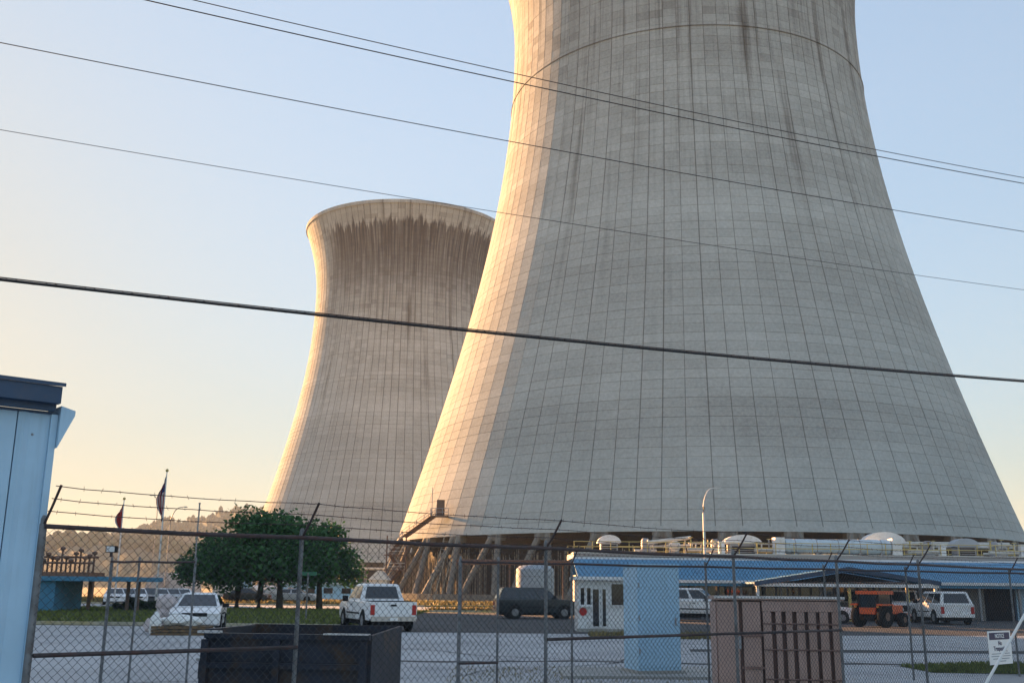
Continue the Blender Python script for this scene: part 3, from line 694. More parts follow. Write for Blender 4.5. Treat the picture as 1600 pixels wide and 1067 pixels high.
# ============================================================ LEFT BACKGROUND
t = thing('canopy', 'flat blue metal canopy with a blue end wall beside the shed', 'canopy', (0, 0, 0))
a, b = at(40, 902, 66), at(222, 902, 66)
obj('roof', B((a.x, 65, a.z - .18), (b.x, 70, a.z + .1)), M['blue_metal'], t, bevel=.03)
obj('end_wall', B((a.x + .8, 65.3, .05), (gx(93, 66).x, 69.5, a.z - .18)), M['blue_metal'], t)
for px in (200, 216, 140):
    p = gx(px, 67); obj('post', B((p.x - .09, p.y - .09, .05), (p.x + .09, p.y + .09, a.z - .18)), M['rust'], t)
t = thing('pipe_rack', 'rusty pipe rack with upright stubs above the blue canopy', 'pipe rack', (0, 0, 0))
a, b = at(60, 893, 105), at(146, 893, 105)
obj('deck', B((a.x, 104, a.z - .5), (b.x, 108, a.z)), M['rust'], t)
for px in (70, 105, 142): p = gx(px, 106); obj('leg', B((p.x - .2, 105.8, 0), (p.x + .2, 106.2, a.z - .5)), M['rust'], t)
for i in range(12):
    px = 66 + i * 7.2; p = at(px, 893, 105 + (i % 3)); hh = random.uniform(.8, 2.2)
    seg('pipe_stub', (p.x, p.y, a.z), (p.x, p.y, a.z + hh), .1, M['rust'], t); obj('valve', lathe(NB(), [(.05, 0), (.28, .1), (.28, .3), (.05, .4)], 8, Matrix.Translation((p.x, p.y, a.z + hh))), M['rust'], t)
for k, zz in enumerate((.9, 1.5)): seg('pipe', (a.x, 105 + k, a.z + zz), (b.x, 105 + k, a.z + zz), .12, M['rust'], t)

def hoop_tent(px0, px1, ytop, Y, mt, label, length=16):
    a, b = gx(px0, Y), gx(px1, Y); hw = (b.x - a.x) / 2; zt = at((px0 + px1) / 2, ytop, Y).z
    t = thing('hoop_tent', label, 'tent', ((a.x + b.x) / 2, Y, 0), 0, 'arched storage tents')
    pts = [(hw * math.cos(PI * k / 12), zt * math.sin(PI * k / 12) ** .85) for k in range(13)]
    obj('cover', prism(NB(), pts, 0, length), mt, t, True)
    for k in range(0, 4): obj('hoop', tube(NB(), [(x * 1.005, k * length / 3.2, z * 1.005) for x, z in pts], .09, 5), M['grey_metal'], t)
    obj('door', B((-hw * .3, -.06, 0), (hw * .3, .05, zt * .6)), M['grey_metal'], t)
hoop_tent(225, 284, 894, 250, M['tent'], 'large grey arched tent at the foot of the hill behind the flagpole')
hoop_tent(408, 442, 917, 150, M['tent'], 'grey arched tent seen between the two dark tree trunks')
hoop_tent(446, 472, 921, 160, M['tent'], 'smaller grey arched tent just right of the forked trunk')
hoop_tent(372, 402, 914, 150, M['tent_white'], 'white arched tent standing between the blue container and trees')
hoop_tent(474, 505, 920, 165, M['tent'], 'grey arched tent farthest right among the trees')
p = gx(364, 135); t = thing('container', 'blue shipping container behind the left tree trunk', 'container', p)
obj('body', B((-.9, 0, .1), (.9, 6, 2.6)), M['blue_metal'], t, bevel=.04)
for i in range(6): obj('corrugation', B((-.8 + i * .3, -.05, .25), (-.66 + i * .3, .0, 2.5)), M['blue_metal'], t)
p = gx(344, 120); t = thing('box_trailer', 'tan box trailer parked beyond the front white sedan', 'trailer', p)
obj('body', B((-.9, 0, .5), (.9, 4, 2.3)), M['tent_white'], t, bevel=.05); obj('door', B((-.7, -.04, .6), (.7, 0, 2.1)), M['pipe_white'], t)
for x in (-.75, .75): obj('wheel', lathe(NB(), [(.2, -.1), (.35, -.1), (.35, .1), (.2, .1)], 14, Matrix.Translation((x, 1.2, .35)) @ Matrix.Rotation(PI / 2, 4, 'Y')), M['tyre'], t)
p = gx(543, 150); t = thing('storage_tank', 'white domed storage tank just right of the tree crowns', 'tank', p)
obj('drum', lathe(NB(), [(1.4, 0), (1.4, 2.4)], 20), M['white_paint'], t, True); obj('dome', lathe(NB(), [(1.42, 2.4), (1.2, 2.8), (.7, 3.1), (.1, 3.2)], 20), M['white_paint'], t, True)
for k in range(2): seg('ladder_rail', (-.2 + .4 * k, -1.45, 0), (-.2 + .4 * k, -1.45, 2.6), .03, M['grey_metal'], t)
p = gx(590, 155); t = thing('pump_house', 'small cream gabled pump house beside the tower stair', 'building', p)
obj('wall', B((-1.3, 0, 0), (1.3, 4, 2.8)), M['tent_white'], t); zz = at(590, 891, 155).z
prism_bm = NB(); prism(prism_bm, [(-1.5, 2.78), (1.5, 2.78), (.3, zz), (-.1, zz)], -.3, 4.3); obj('roof', prism_bm, M['tent_white'], t)
obj('door', B((-.45, -.05, 0), (.45, 0, 2.0)), M['grey_metal'], t)
p = gx(508, 140); t = thing('low_building', 'long pale blue low building beyond the tree trunks', 'building', p)
obj('wall', B((-6, 0, 0), (5, 5, 2.1)), M['shed'], t); obj('roof', B((-6.3, -.4, 2.1), (5.3, 5.4, 2.35)), M['white_paint'], t)
for i in range(4): obj('window', B((-5 + i * 2.4, -.04, .9), (-3.8 + i * 2.4, 0, 1.6)), M['glass'], t)
p = gx(572, 260); t = thing('pipeline', 'pale elevated pipeline running past the far tower base', 'pipe', p)
zz = at(572, 888, 260).z; seg('pipe', (-16, 0, zz), (12, 0, zz), .35, M['pipe_white'], t)
for x in (-14, -7, 0, 7): seg('support', (x, 0, 0), (x, 0, zz - .35), .15, M['grey_metal'], t)

# flags and light poles
def flag(px_b, px_t, ytop, Y, yf0, yf1, red_only, label, label_f):
    top = at(px_t, ytop, Y); base = Vector((top.x, Y, 0))
    t = thing('flagpole', label, 'flagpole', base)
    obj('pole', tube(NB(), [(0, 0, 0), (0, 0, top.z)], .07, 8, r2=.04), M['white_paint'], t, True)
    obj('finial', lathe(NB(), [(.02, -.12), (.1, -.06), (.12, 0), (.1, .08), (.02, .13)], 10, Matrix.Translation((0, 0, top.z + .1))), M['yellow'], t, True)
    z1, z0 = at(px_t, yf0, Y).z, at(px_t, yf1, Y).z; Ht = z1 - z0
    fl = thing('flag', label_f, 'flag', base)
    n = 9; mats = []
    def strip(name, i0, i1, mt, f0=0.0, f1=1.0):
        V = []; Fc = []; rows = 14
        for j in range(rows + 1):
            v = f0 + (f1 - f0) * j / rows
            for i in (i0, (i0 + i1) / 2, i1):
                u = i / n; spread = (.05 + .55 * math.sin(PI * min(v * 1.15, 1)) ** .8 * (1 - .25 * v))
                x = -.05 - u * spread; y = .11 * math.sin(u * 17 + v * 3) * (.3 + v)
                z = z1 - v * Ht - u * (.10 + .18 * (1 - v)) * Ht
                V.append((x, y, max(z, z0 - .3)))
        for j in range(rows):
            for i in range(2): Fc.append((j * 3 + i, j * 3 + i + 1, (j + 1) * 3 + i + 1, (j + 1) * 3 + i))
        o = raw(name, V, Fc, mt, fl, True); sm = o.modifiers.new('thick', 'SOLIDIFY'); sm.thickness = .02
    for i in range(n):
        if red_only: strip('stripe', i, i + 1, M['flag_white'] if i in (7, 8) else M['flag_red'])
        else: strip('stripe', i, i + 1, M['flag_red'] if i % 2 == 0 else M['flag_white'], .38 if i < 4 else 0)
        if not red_only and i < 4: strip('canton', i, i + 1, M['flag_blue'], 0, .38)
flag(243, 261, 737, 76, 742, 808, False, 'tall white flagpole left of the tree clump', 'limp striped flag hanging on the taller flagpole')
flag(186, 194, 781, 84, 786, 828, True, 'shorter white flagpole near the blue canopy', 'limp red flag hanging on the shorter flagpole')
p = at(312, 787, 72); t = thing('slim_pole', 'bare slim metal pole in front of the left tree', 'pole', (p.x, 72, 0)); obj('shaft', tube(NB(), [(0, 0, 0), (0, 0, p.z)], .055, 8), M['grey_metal'], t)
obj('cap', lathe(NB(), [(.08, p.z), (.08, p.z + .08)], 8), M['grey_metal'], t)
def lamp(px, ytop, Y, arm, lab, mt='grey_metal', side=1):
    p = at(px, ytop, Y); t = thing('street_lamp', lab, 'street lamp', (p.x, Y, 0)); zt = p.z
    pts = [(0, 0, 0), (0, 0, zt * .8)] + [(side * arm * .75 * (1 - math.cos(k * PI / 12)), 0, zt * .8 + (zt * .2) * math.sin(k * PI / 12)) for k in range(1, 7)] + [(side * arm, 0, zt * 1.005)]
    obj('pole', tube(NB(), pts, .085, 8, r2=.05), M[mt], t, True)
    obj('base', lathe(NB(), [(.2, 0), (.2, .12), (.12, .3)], 10), M[mt], t)
    hd = NB(); prism(hd, [(-.18, .0), (.1, -.06), (.42, -.02), (.38, .09), (0, .12)], -.12, .12, 'y', Matrix.Translation((side * arm, 0, zt)) @ Matrix.Diagonal((side, 1, 1, 1)))
    obj('lamp_head', hd, M[mt], t, bevel=.02)
lamp(1098, 763, 74, .9, 'grey curved street lamp in front of the near cooling tower', 'pipe_white')
lamp(248, 774, 190, 1.2, 'distant slim street lamp beside the tall flagpole', 'grey_metal', -1)
lamp(268, 792, 150, 1.9, 'distant curved street lamp between flagpole and tree', 'grey_metal', 1)

# ============================================================ RIGHT: DECK, BLUE BUILDING, BOOTH, TANK
t = thing('pump_deck', 'long elevated pump deck with yellow handrail below the near tower', 'platform', (0, 0, 0))
DY = 108; dz = 1.7 + 56 * DY / F; xa, xb = gx(896, DY).x, gx(1680, DY).x
obj('slab', B((xa, DY, dz - .55), (xb, DY + 12, dz)), M['pipe_white'], t)
obj('fascia', B((xa, DY - .12, dz - .75), (xb, DY, dz - .1)), M['grey_metal'], t)
x = xa + .4
while x < xb: obj('column', B((x, DY + .3, 0), (x + .5, DY + .8, dz - .55)), M['concrete'], t); x += 5.2
hp = None; x = xa + .1; i = 0
while x < xb:
    for yy in (DY + .1, DY + 11.8):
        if hp is None: hp = obj('handrail_post', tube(NB(), [(0, 0, 0), (0, 0, 1.1)], .045, 6), M['yellow'], t); q = hp
        else: q = link('handrail_post', hp.data, None, t)
        q.location = (x, yy, dz)
    x += 1.9
for yy in (DY + .1, DY + 11.8):
    for hz in (.55, 1.1): seg('handrail', (xa, yy, dz + hz), (xb, yy, dz + hz), .04, M['yellow'], t)
def on_deck(px, dy=3): p = gx(px, DY + dy); p.z = dz; return p
def hood(px, wpx, dy, label, hgt=1.9, mt='white_paint'):
    p = on_deck(px, dy); hw = wpx / F * (DY + dy) / 2; t = thing('vent_hood', label, 'vent hood', p, 0, 'vent hoods on the pump deck')
    pts = [(hw * math.cos(PI * k / 10), hgt * .55 + hgt * .45 * math.sin(PI * k / 10)) for k in range(11)]
    obj('cover', prism(NB(), pts, -.9, .9), M[mt], t, True, bevel=0)
    obj('body', B((-hw * .72, -.75, 0), (hw * .72, .75, hgt * .56)), M['grey_metal'], t, bevel=.03)
    for i in range(4): obj('louvre', B((-hw * .6, -.8, .1 + i * .22), (hw * .6, -.75, .22 + i * .22)), M['black'], t)
hood(952, 36, 3, 'white round-topped vent hood at the left end of the deck')
hood(1162, 58, 4, 'wide cream vent hood behind the orange bollards of the deck', 2.1)
hood(1385, 62, 5, 'wide white arched vent hood above the long tank right end', 2.6)
hood(1512, 40, 3, 'grey-white round-topped vent hood near the right end of the deck', 1.9, 'tent')
p = on_deck(1312, 1.6); hl = 164 / F * (DY + 1.6) / 2; t = thing('horizontal_tank', 'long pale blue horizontal tank lying on the pump deck', 'tank', p)
obj('drum', lathe(NB(), [(.5, -hl), (.78, -hl + .15), (.78, hl - .15), (.5, hl)], 20, Matrix.Translation((0, 0, .85)) @ Matrix.Rotation(PI / 2, 4, 'Y')), M['pale_tank'], t, True)
for s in (-1, 1): obj('end_box', B((s * (hl + .5) - .5, -.7, 0), (s * (hl + .5) + .5, .7, 1.75)), M['white_paint'], t, bevel=.04)
for i in range(5): x = -hl * .8 + i * hl * .4; obj('saddle', B((x - .12, -.6, 0), (x + .12, .6, .3)), M['grey_metal'], t); obj('strap', lathe(NB(), [(.80, -.04), (.80, .04)], 20, Matrix.Translation((x, 0, .85)) @ Matrix.Rotation(PI / 2, 4, 'Y')), M['grey_metal'], t)
p = on_deck(1048, 3.5); t = thing('inclined_pipe', 'cream pipe run sloping over the deck left of the lamp', 'pipe', p)
seg('pipe', (-2.3, 0, 1.2), (2.3, 0, 1.75), .2, M['pipe_white'], t, 10); seg('pipe', (-2.0, .7, .8), (2.6, .7, .95), .16, M['pipe_white'], t, 10)
for x in (-1.7, 0, 1.7): seg('support', (x, 0, 0), (x, 0, 1.3 + x * .1), .07, M['grey_metal'], t)
obj('flange', lathe(NB(), [(.3, -.06), (.3, .06)], 12, Matrix.Translation((-2.3, 0, 1.2)) @ Matrix.Rotation(PI / 2, 4, 'Y')), M['pipe_white'], t)
p = on_deck(1056, 2); t = thing('small_tank', 'small cream drum tank below the sloping pipe on the deck', 'tank', p)
obj('drum', lathe(NB(), [(.15, -.9), (.55, -.65), (.55, .65), (.15, .9)], 14, Matrix.Translation((0, 0, .75)) @ Matrix.Rotation(PI / 2, 4, 'X')), M['pipe_white'], t, True)
for s in (-1, 1): obj('saddle', B((-.4, s * .4 - .08, 0), (.4, s * .4 + .08, .3)), M['grey_metal'], t)
for k, (px, lab) in enumerate(((1010, 'grey pump motor left of the small cream drum tank'), (1120, 'grey pump motor just right of the curved street lamp'), (1455, 'grey pump motor between the arched hood and right hood'), (1560, 'grey pump motor at the far right end of the deck'))):
    p = on_deck(px, 5); t = thing('pump_motor', lab, 'pump motor', p, 0, 'pump motors on the deck')
    obj('housing', lathe(NB(), [(.6, 0), (.6, .5), (.45, .6), (.45, 1.5), (.3, 1.7)], 14), M['grey_metal'], t, True)
    for i in range(4): obj('fin', lathe(NB(), [(.5, .7 + i * .2), (.5, .78 + i * .2)], 14), M['grey_metal'], t)
    seg('pipe', (-1.2, 0, .4), (1.2, 0, .4), .14, M['pipe_white'], t)
p = on_deck(1420, 7); t = thing('pipe_bundle', 'row of pale pipes running along the back of the deck', 'pipe', p)
for k in range(3): seg('pipe', (-14, k * .5, 1.2 + k * .22), (12, k * .5, 1.2 + k * .22), .13, M['pipe_white'], t, 8)
for x in range(-13, 12, 4): obj('bracket', B((x, -.2, 0), (x + .15, 1.3, 1.1)), M['grey_metal'], t)

for px, lab in ((1100, 'cream pipe manifold with upright valves right of the curved lamp on the deck'), (1205, 'cream pipe manifold with upright valves left of the long blue tank'), (1448, 'cream pipe manifold with upright valves right of the arched white hood'), (1575, 'cream pipe manifold with upright valves at the deck right end')):
    p = on_deck(px, 2.2); t = thing('pipe_manifold', lab, 'manifold', p, 0, 'pipe manifolds on the deck')
    seg('pipe', (-1.6, 0, .45), (1.6, 0, .45), .17, M['pipe_white'], t, 10); seg('pipe', (-1.4, .5, 1.15), (1.5, .5, 1.15), .12, M['pipe_white'], t, 10)
    for i in range(5):
        x = -1.3 + i * .62 + random.uniform(-.1, .1); hh = random.uniform(.9, 1.7); seg('riser', (x, .1, .4), (x, .1, hh), .08, (M['yellow'], M['pipe_white'], M['grey_metal'])[i % 3], t, 8)
        obj('valve_wheel', lathe(NB(), [(.05, 0), (.24, .02), (.24, .07), (.05, .09)], 10, Matrix.Translation((x, .1, hh))), M['rust'] if i % 2 else M['yellow'], t)
    obj('control_box', B((1.7, -.3, 0), (2.3, .3, 1.3)), M['white_paint'], t, bevel=.03)
# blue building
BY = 68; zE = 1.7 + 15.5 * BY / F; zR = 1.7 + 46 * (BY + 6) / F
t = thing('service_building', 'long low service building with blue metal roof and dark openings', 'building', (0, 0, 0))
xa, xb = gx(903, BY).x, gx(1690, BY).x; xg0, xg1 = gx(1180, BY).x, gx(1462, BY).x
bm = NB(); sl = (zR - zE) / 6.0
def roof_panel(x0, x1, mt):
    bm = NB(); vs = [(x0, BY - .6, zE), (x1, BY - .6, zE), (x1, BY + 6, zR), (x0, BY + 6, zR)]
    lo = [bm.verts.new((x, y, z - .06)) for x, y, z in vs]; hi = [bm.verts.new(v) for v in vs]
    bm.faces.new(lo[::-1]); bm.faces.new(hi)
    for k in range(4): bm.faces.new((lo[k], lo[(k + 1) % 4], hi[(k + 1) % 4], hi[k]))
    q = obj('roof_panel', bm, mt, t)
    obj('seam', tube(NB(), [(x0, BY - .62, zE + .03), (x0, BY + 6, zR + .02)], .010, 4), mt, q)
x = xa; i = 0
while x < xb:
    x2 = min(x + .62, xb); roof_panel(x + .005, x2 - .005, M['blue_metal']); x = x2
obj('gutter', B((xa, BY - .72, zE - .16), (xb, BY - .6, zE + .02)), M['white_paint'], t)
obj('fascia', B((xa, BY - .6, zE - .34), (xb, BY - .5, zE - .07)), M['blue_metal'], t)
obj('ridge_cap', B((xa, BY + 5.9, zR - .02), (xb, BY + 6.3, zR + .12)), M['white_paint'], t)
obj('wall', B((xa, BY + 2.2, 0), (xb, BY + 6, zE + .3)), M['grey_metal'], t)
obj('back_wall', B((xa, BY + 6.0, 0), (xb, BY + 6.2, zR)), M['blue_metal'], t)
for i, px in enumerate(range(1070, 1430, 18)):
    p = gx(px, BY + 2.2); wn = obj('window', B((p.x, BY + 2.12, 1.15), (p.x + .62, BY + 2.2, 2.15)), M['glass'], t); obj('frame', B((p.x - .06, BY + 2.08, 1.05), (p.x + .68, BY + 2.13, 1.13)), M['white_paint'], wn)
for px in range(910, 1690, 62): p = gx(px, BY - .3); obj('post', B((p.x - .07, BY - .37, 0), (p.x + .07, BY - .23, zE - .3)), M['grey_metal'], t)
# brick return and dark doorway
p0, p1 = gx(1508, BY), gx(1538, BY); n = 0; bw = (p1.x - p0.x) / 5
bk = B((0, 0, 0), (bw - .02, .12, .085)); bo = obj('brick', bk, M['brick'], t); bo.location = (p0.x, BY + .3, .02); first = True
for r_ in range(22):
    for c_ in range(5):
        if first: first = False; continue
        q = link('brick', bo.data, None, t); q.location = (p0.x + c_ * bw + (bw / 2 if r_ % 2 else 0), BY + .3 + random.uniform(-.008, .008), .02 + r_ * .10)
obj('wall', B((p0.x, BY + .42, 0), (p1.x + bw / 2, BY + 2.2, zE - .35)), M['concrete'], t)
pd0, pd1 = gx(1544, BY), gx(1592, BY); obj('door', B((pd0.x, BY + .8, 0), (pd1.x, BY + .9, 2.2)), M['black'], t)
obj('door_frame', B((pd0.x - .1, BY + .74, 0), (pd0.x, BY + .92, 2.28)), M['blue_dark'], t); obj('door_frame', B((pd1.x, BY + .74, 0), (pd1.x + .1, BY + .92, 2.28)), M['blue_dark'], t)
pe = gx(1680, BY); obj('side_panel', B((pd1.x + .12, BY + .7, 0), (pe.x, BY + .85, zE - .36)), M['shed'], t)

# entrance gable standing in front of it
GY = 63.5; t = thing('entrance_gable', 'low blue gable canopy with front coloured dark as shade above the orange tractor', 'canopy', (0, 0, 0))
pk = at(1325, 886, GY); e0, e1 = at(1178, 909, GY), at(1470, 909, GY)
for s, e in ((-1, e0), (1, e1)):
    n = 7
    for i in range(n):
        f0, f1 = i / n, (i + 1) / n - .01
        bm = NB(); a = Vector((pk.x, 0, pk.z)).lerp(Vector((e.x, 0, e.z)), f0); b = Vector((pk.x, 0, pk.z)).lerp(Vector((e.x, 0, e.z)), f1)
        prism(bm, [(a.x, a.z), (b.x, b.z), (b.x, b.z - .10), (a.x, a.z - .10)], GY, GY + 4.0); obj('roof_panel', bm, M['blue_metal'], t)
    bm = NB(); prism(bm, [(pk.x, pk.z + .03), (e.x, e.z + .03), (e.x, e.z - .22), (pk.x, pk.z - .24)], GY - .08, GY - .003); obj('bargeboard', bm, M['blue_dark'], t)
bm = NB(); prism(bm, [(pk.x, pk.z - .3), (at(1236, 900, GY).x, e0.z + .02), (at(1412, 900, GY).x, e1.z + .02)], GY + 1.2, GY + 1.3); obj('gable_shade', bm, M['black'], t)  # black triangle stands in for the shade under the gable
obj('tie_beam', B((e0.x + .1, GY + .02, e0.z - .24), (e1.x - .1, GY + .2, e0.z - .05)), M['white_paint'], t)
for px in (1184, 1327, 1418, 1462): p = gx(px, GY + .3); obj('post', B((p.x - .08, GY + .22, 0), (p.x + .08, GY + .38, e0.z - .2)), M['yellow'] if px in (1327, 1418) else M['white_paint'], t)

# gatehouse booth
GB = 44; t = thing('guard_booth', 'small white guard booth with dark windows left of the blue cabinet', 'booth', (0, 0, 0))
xa, xb = gx(903, GB).x, gx(1010, GB).x; zt = at(940, 906, GB).z
obj('wall', B((xa, GB, .004), (xb, GB + 2.4, zt)), M['white_paint'], t); obj('roof', B((xa - .2, GB - .35, zt), (xb + .2, GB + 2.7, zt + .14)), M['white_paint'], t, bevel=.02)
obj('plinth', B((xa - .06, GB - .08, .004), (xb + .06, GB, .14)), M['concrete'], t)
def bwin(px0, px1, y0, y1, name='window'):
    a, b = at(px0, y0, GB), at(px1, y1, GB); f_ = obj(name, B((a.x, GB - .03, b.z), (b.x, GB - .002, a.z)), M['glass'], t)
    for (lx, hx, lz, hz) in ((a.x - .05, a.x, b.z - .05, a.z + .05), (b.x, b.x + .05, b.z - .05, a.z + .05), (a.x, b.x, a.z, a.z + .05), (a.x, b.x, b.z - .05, b.z)):
        obj('frame', B((lx, GB - .06, lz), (hx, GB - .002, hz)), M['white_paint'], f_)
bwin(907, 913, 918, 944); bwin(917, 923, 918, 944); bwin(926, 936, 920, 978, 'door'); bwin(941, 947, 920, 978, 'door'); bwin(955, 977, 912, 945)
pr_ = at(911, 955, GB); obj('red_notice', lathe(NB(), [(.17, -.01), (.17, .01)], 8, Matrix.Translation((pr_.x, GB - .02, pr_.z)) @ Matrix.Rotation(PI / 2, 4, 'X')), M['tail'], t)
obj('sill', B((xa + .1, GB - .1, 1.0), (gx(924, GB).x, GB - .002, 1.06)), M['white_paint'], t)
# pale round tank
p = gx(836, 80); t = thing('water_tank', 'pale grey upright cylindrical tank in front of the tower columns', 'tank', p)
zt = at(836, 884, 80).z; obj('drum', lathe(NB(), [(1.45, 0), (1.45, zt - .25), (1.2, zt), (.2, zt + .12)], 24), M['tent'], t, True)
for zz in (.8, 1.7, 2.6): obj('hoop', lathe(NB(), [(1.47, zz), (1.47, zz + .06)], 24), M['grey_metal'], t)
for k in range(2): seg('ladder_rail', (.9 + .3 * k, -1.3 + .2 * k, 0), (.9 + .3 * k, -1.3 + .2 * k, zt), .025, M['grey_metal'], t)
p = gx(852, 88); t = thing('pipe_bridge', 'dark steel pipe bridge on posts before the tower columns', 'pipe bridge', p)
zz = at(852, 881, 88).z
for k in range(2): seg('pipe', (-7.5, k * .4, zz + k * .25), (6, k * .4, zz + k * .25), .12, M['rust'], t)
for x in (-7, -3, 1.5, 5.5): seg('support', (x, .2, 0), (x, .2, zz), .09, M['rust'], t)

# ============================================================ BIG FOREGROUND OBJECTS
# pale blue cabinet on a pad
cb = gx(1019, 22); t = thing('utility_cabinet', 'tall pale blue steel cabinet on a concrete pad', 'cabinet', (cb.x, 22.2, 0), R(14))
zt = at(1019, 885, 22).z
obj('body', B((-.46, -.42, .12), (.46, .42, zt)), M['cab_blue'], t, bevel=.02); obj('roof', B((-.49, -.46, zt), (.49, .46, zt + .05)), M['cab_blue'], t, bevel=.015)
obj('plinth', B((-.52, -.5, .0), (.52, .5, .12)), M['concrete'], t)
obj('handle', B((.34, -.455, 1.0), (.37, -.433, 1.16)), M['grey_metal'], t); obj('louvre_panel', B((-.3, -.437, zt - .42), (.3, -.4325, zt - .22)), M['cab_blue'], t)
for z in (.45, 1.1, 1.75): obj('hinge', B((-.45, -.437, z), (-.42, -.42, z + .1)), M['grey_metal'], t)
d_ = obj('door', B((-.44, -.432, .18), (.44, -.419, zt - .06)), M['cab_blue'], t, bevel=.005)
bm = B((cb.x - 1.9, 21.1, .004), (cb.x + 1.4, 23.4, .06)); tag(obj('pavement', bm, M['concrete'], bevel=.015), kind='structure')

# tan pad transformer
p = gx(1207, 17.6); t = thing('pad_transformer', 'faded tan electrical transformer box with cooling fins', 'transformer', (p.x + .06, 17.9, 0), R(-7))
W, D, zt = .98, .75, at(1200, 931, 17.6).z
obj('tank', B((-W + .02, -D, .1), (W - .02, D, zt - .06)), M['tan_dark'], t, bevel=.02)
obj('lid', B((-W - .04, -D - .12, zt - .06), (W + .04, D + .06, zt)), M['tan'], t, bevel=.015)
obj('lid_highlight', B((-W - .05, -D - .135, zt - .035), (W + .05, -D - .122, zt + .004)), M['pale_lit_edge'], t)  # pale strip paints a highlight along the lid's front edge
obj('pad', B((-W - .2, -D - .35, 0), (W + .2, D + .2, .1)), M['concrete'], t, bevel=.02)
for i, (xa_, xb_) in enumerate(((-W, -.64), (-.58, -.30))):
    dr = obj('door', B((xa_, -D - .09, .16), (xb_, -D - .005, zt - .09)), M['tan'], t, bevel=.015)
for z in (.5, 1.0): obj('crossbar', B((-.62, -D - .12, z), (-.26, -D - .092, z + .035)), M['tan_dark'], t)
obj('latch', B((-.66, -D - .12, .8), (-.62, -D - .02, 1.0)), M['grey_metal'], t)
xs = [-.26, -.06, .10, .27, .45, .63, .82]
wd_ = [.13, .09, .10, .12, .12, .13, .14]
for x, wv in zip(xs, wd_): obj('cooling_fin', B((x, -D - .11, .14), (x + wv, -D - .002, zt - .24)), M['tan'], t, bevel=.012)
obj('fin_header', B((-.27, -D - .11, zt - .235), (W - .02, -D - .002, zt - .075)), M['tan'], t, bevel=.012)
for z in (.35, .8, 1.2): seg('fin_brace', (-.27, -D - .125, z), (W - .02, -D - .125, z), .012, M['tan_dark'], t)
obj('side_panel', B((-W - .02, -D + .05, .16), (-W + .018, D - .05, zt - .1)), M['tan'], t)

# dark dumpster
p = gx(472, 12.2); t = thing('dumpster', 'open dark steel dumpster with rim edges pale from scuffs and painted-in light', 'dumpster', (p.x - .03, 12.9, 0), R(-7))
zt = 1.17; hw = .94
def wallslab(name, pts, thick, mt=M['dump'], par=t):
    a, b, c, d = [Vector(v) for v in pts]; nn = (b - a).cross(d - a).normalized() * thick
    bm = NB(); lo = [bm.verts.new(v) for v in (a, b, c, d)]; hi = [bm.verts.new(v + nn) for v in (a, b, c, d)]
    bm.faces.new(lo[::-1]); bm.faces.new(hi)
    for k in range(4): bm.faces.new((lo[k], lo[(k + 1) % 4], hi[(k + 1) % 4], hi[k]))
    return obj(name, bm, mt, par)
wallslab('front_wall', [(-hw, -.75, .15), (hw, -.75, .15), (hw, -.75, zt), (-hw, -.75, zt)], .04)
wallslab('back_wall', [(hw, .75, .15), (-hw, .75, .15), (-hw, .75, zt + .06), (hw, .75, zt + .06)], .04)
wallslab('side_wall', [(-hw, .75, .15), (-hw, -.75, .15), (-hw, -.75, zt), (-hw, .75, zt + .06)], .04)
wallslab('side_wall', [(hw, -.75, .15), (hw, .75, .15), (hw, .75, zt + .06), (hw, -.75, zt)], .04)
obj('floor_plate', B((-hw, -.75, .12), (hw, .75, .15)), M['dump'], t)
for z in (.45, .8): obj('side_rib', B((-hw, -.84, z), (hw, -.792, z + .06)), M['dump'], t, bevel=.01)
for x in (-.95, -.1, .9): obj('upright_rib', B((x - .04, -.85, .15), (x + .04, -.792, zt - .06)), M['dump'], t, bevel=.01)
obj('rim', B((-hw - .03, -.83, zt - .05), (hw + .03, -.72, zt + .01)), M['dump'], t, bevel=.012)
obj('rim', B((-hw - .07, -.7, zt - .04), (-hw + .02, .8, zt + .05)), M['dump'], t, bevel=.012)
obj('scuffed_lit_edge', B((-hw - .1, -.86, zt + .008), (-hw + .16, -.76, zt + .035)), M['pale_lit_edge'], t)  # pale rim strips: chipped paint plus light put into the colour
obj('scuffed_lit_edge', B((hw - .5, -.85, zt + .006), (hw + .02, -.74, zt + .022)), M['pale_lit_edge'], t)
obj('fork_pocket', B((-hw - .16, -.62, .66), (-hw - .045, .6, .86)), M['dump'], t, bevel=.015); obj('scuffed_lit_edge', B((-hw - .17, -.68, .862), (-hw - .02, -.2, .89)), M['pale_lit_edge'], t)
for x in (-.8, .8):
    for y in (-.6, .6): obj('foot', B((x - .12, y - .08, .0), (x + .12, y + .08, .12)), M['dump'], t)

# bags and boards before the parked pickup
def blob(name, label, c, s, mt, seed, group=None, cat='bag'):
    rs = np.random.default_rng(seed); bm = NB(); bmesh.ops.create_icosphere(bm, subdivisions=3, radius=1)
    ph = rs.uniform(0, 6, 3)
    for v in bm.verts:
        d = v.co.copy(); k = 1 + .13 * math.sin(d.x * 5 + ph[0]) * math.sin(d.z * 6 + ph[1]) + .1 * math.sin(d.y * 7 + ph[2])
        v.co = Vector((d.x * s[0] * k, d.y * s[1] * k, max(d.z * s[2] * k, -s[2] * .72)))
    o = obj(name, bm, mt, None, True); o.location = (c[0], c[1], c[2] + s[2] * .72 + .006); tag(o, label, cat, group); return o
g = gnd(275, 988)
pos = [(0, 0, 0, 'lowest pale sack of the heap left of the front white sedan'), (.05, .05, .42, 'middle pale sack of the heap left of the front white sedan'), (.0, .1, .84, 'topmost pale sack of the heap left of the front white sedan'), (-.45, .3, 0, 'pale sack lying at the outer left foot of the sack heap')]
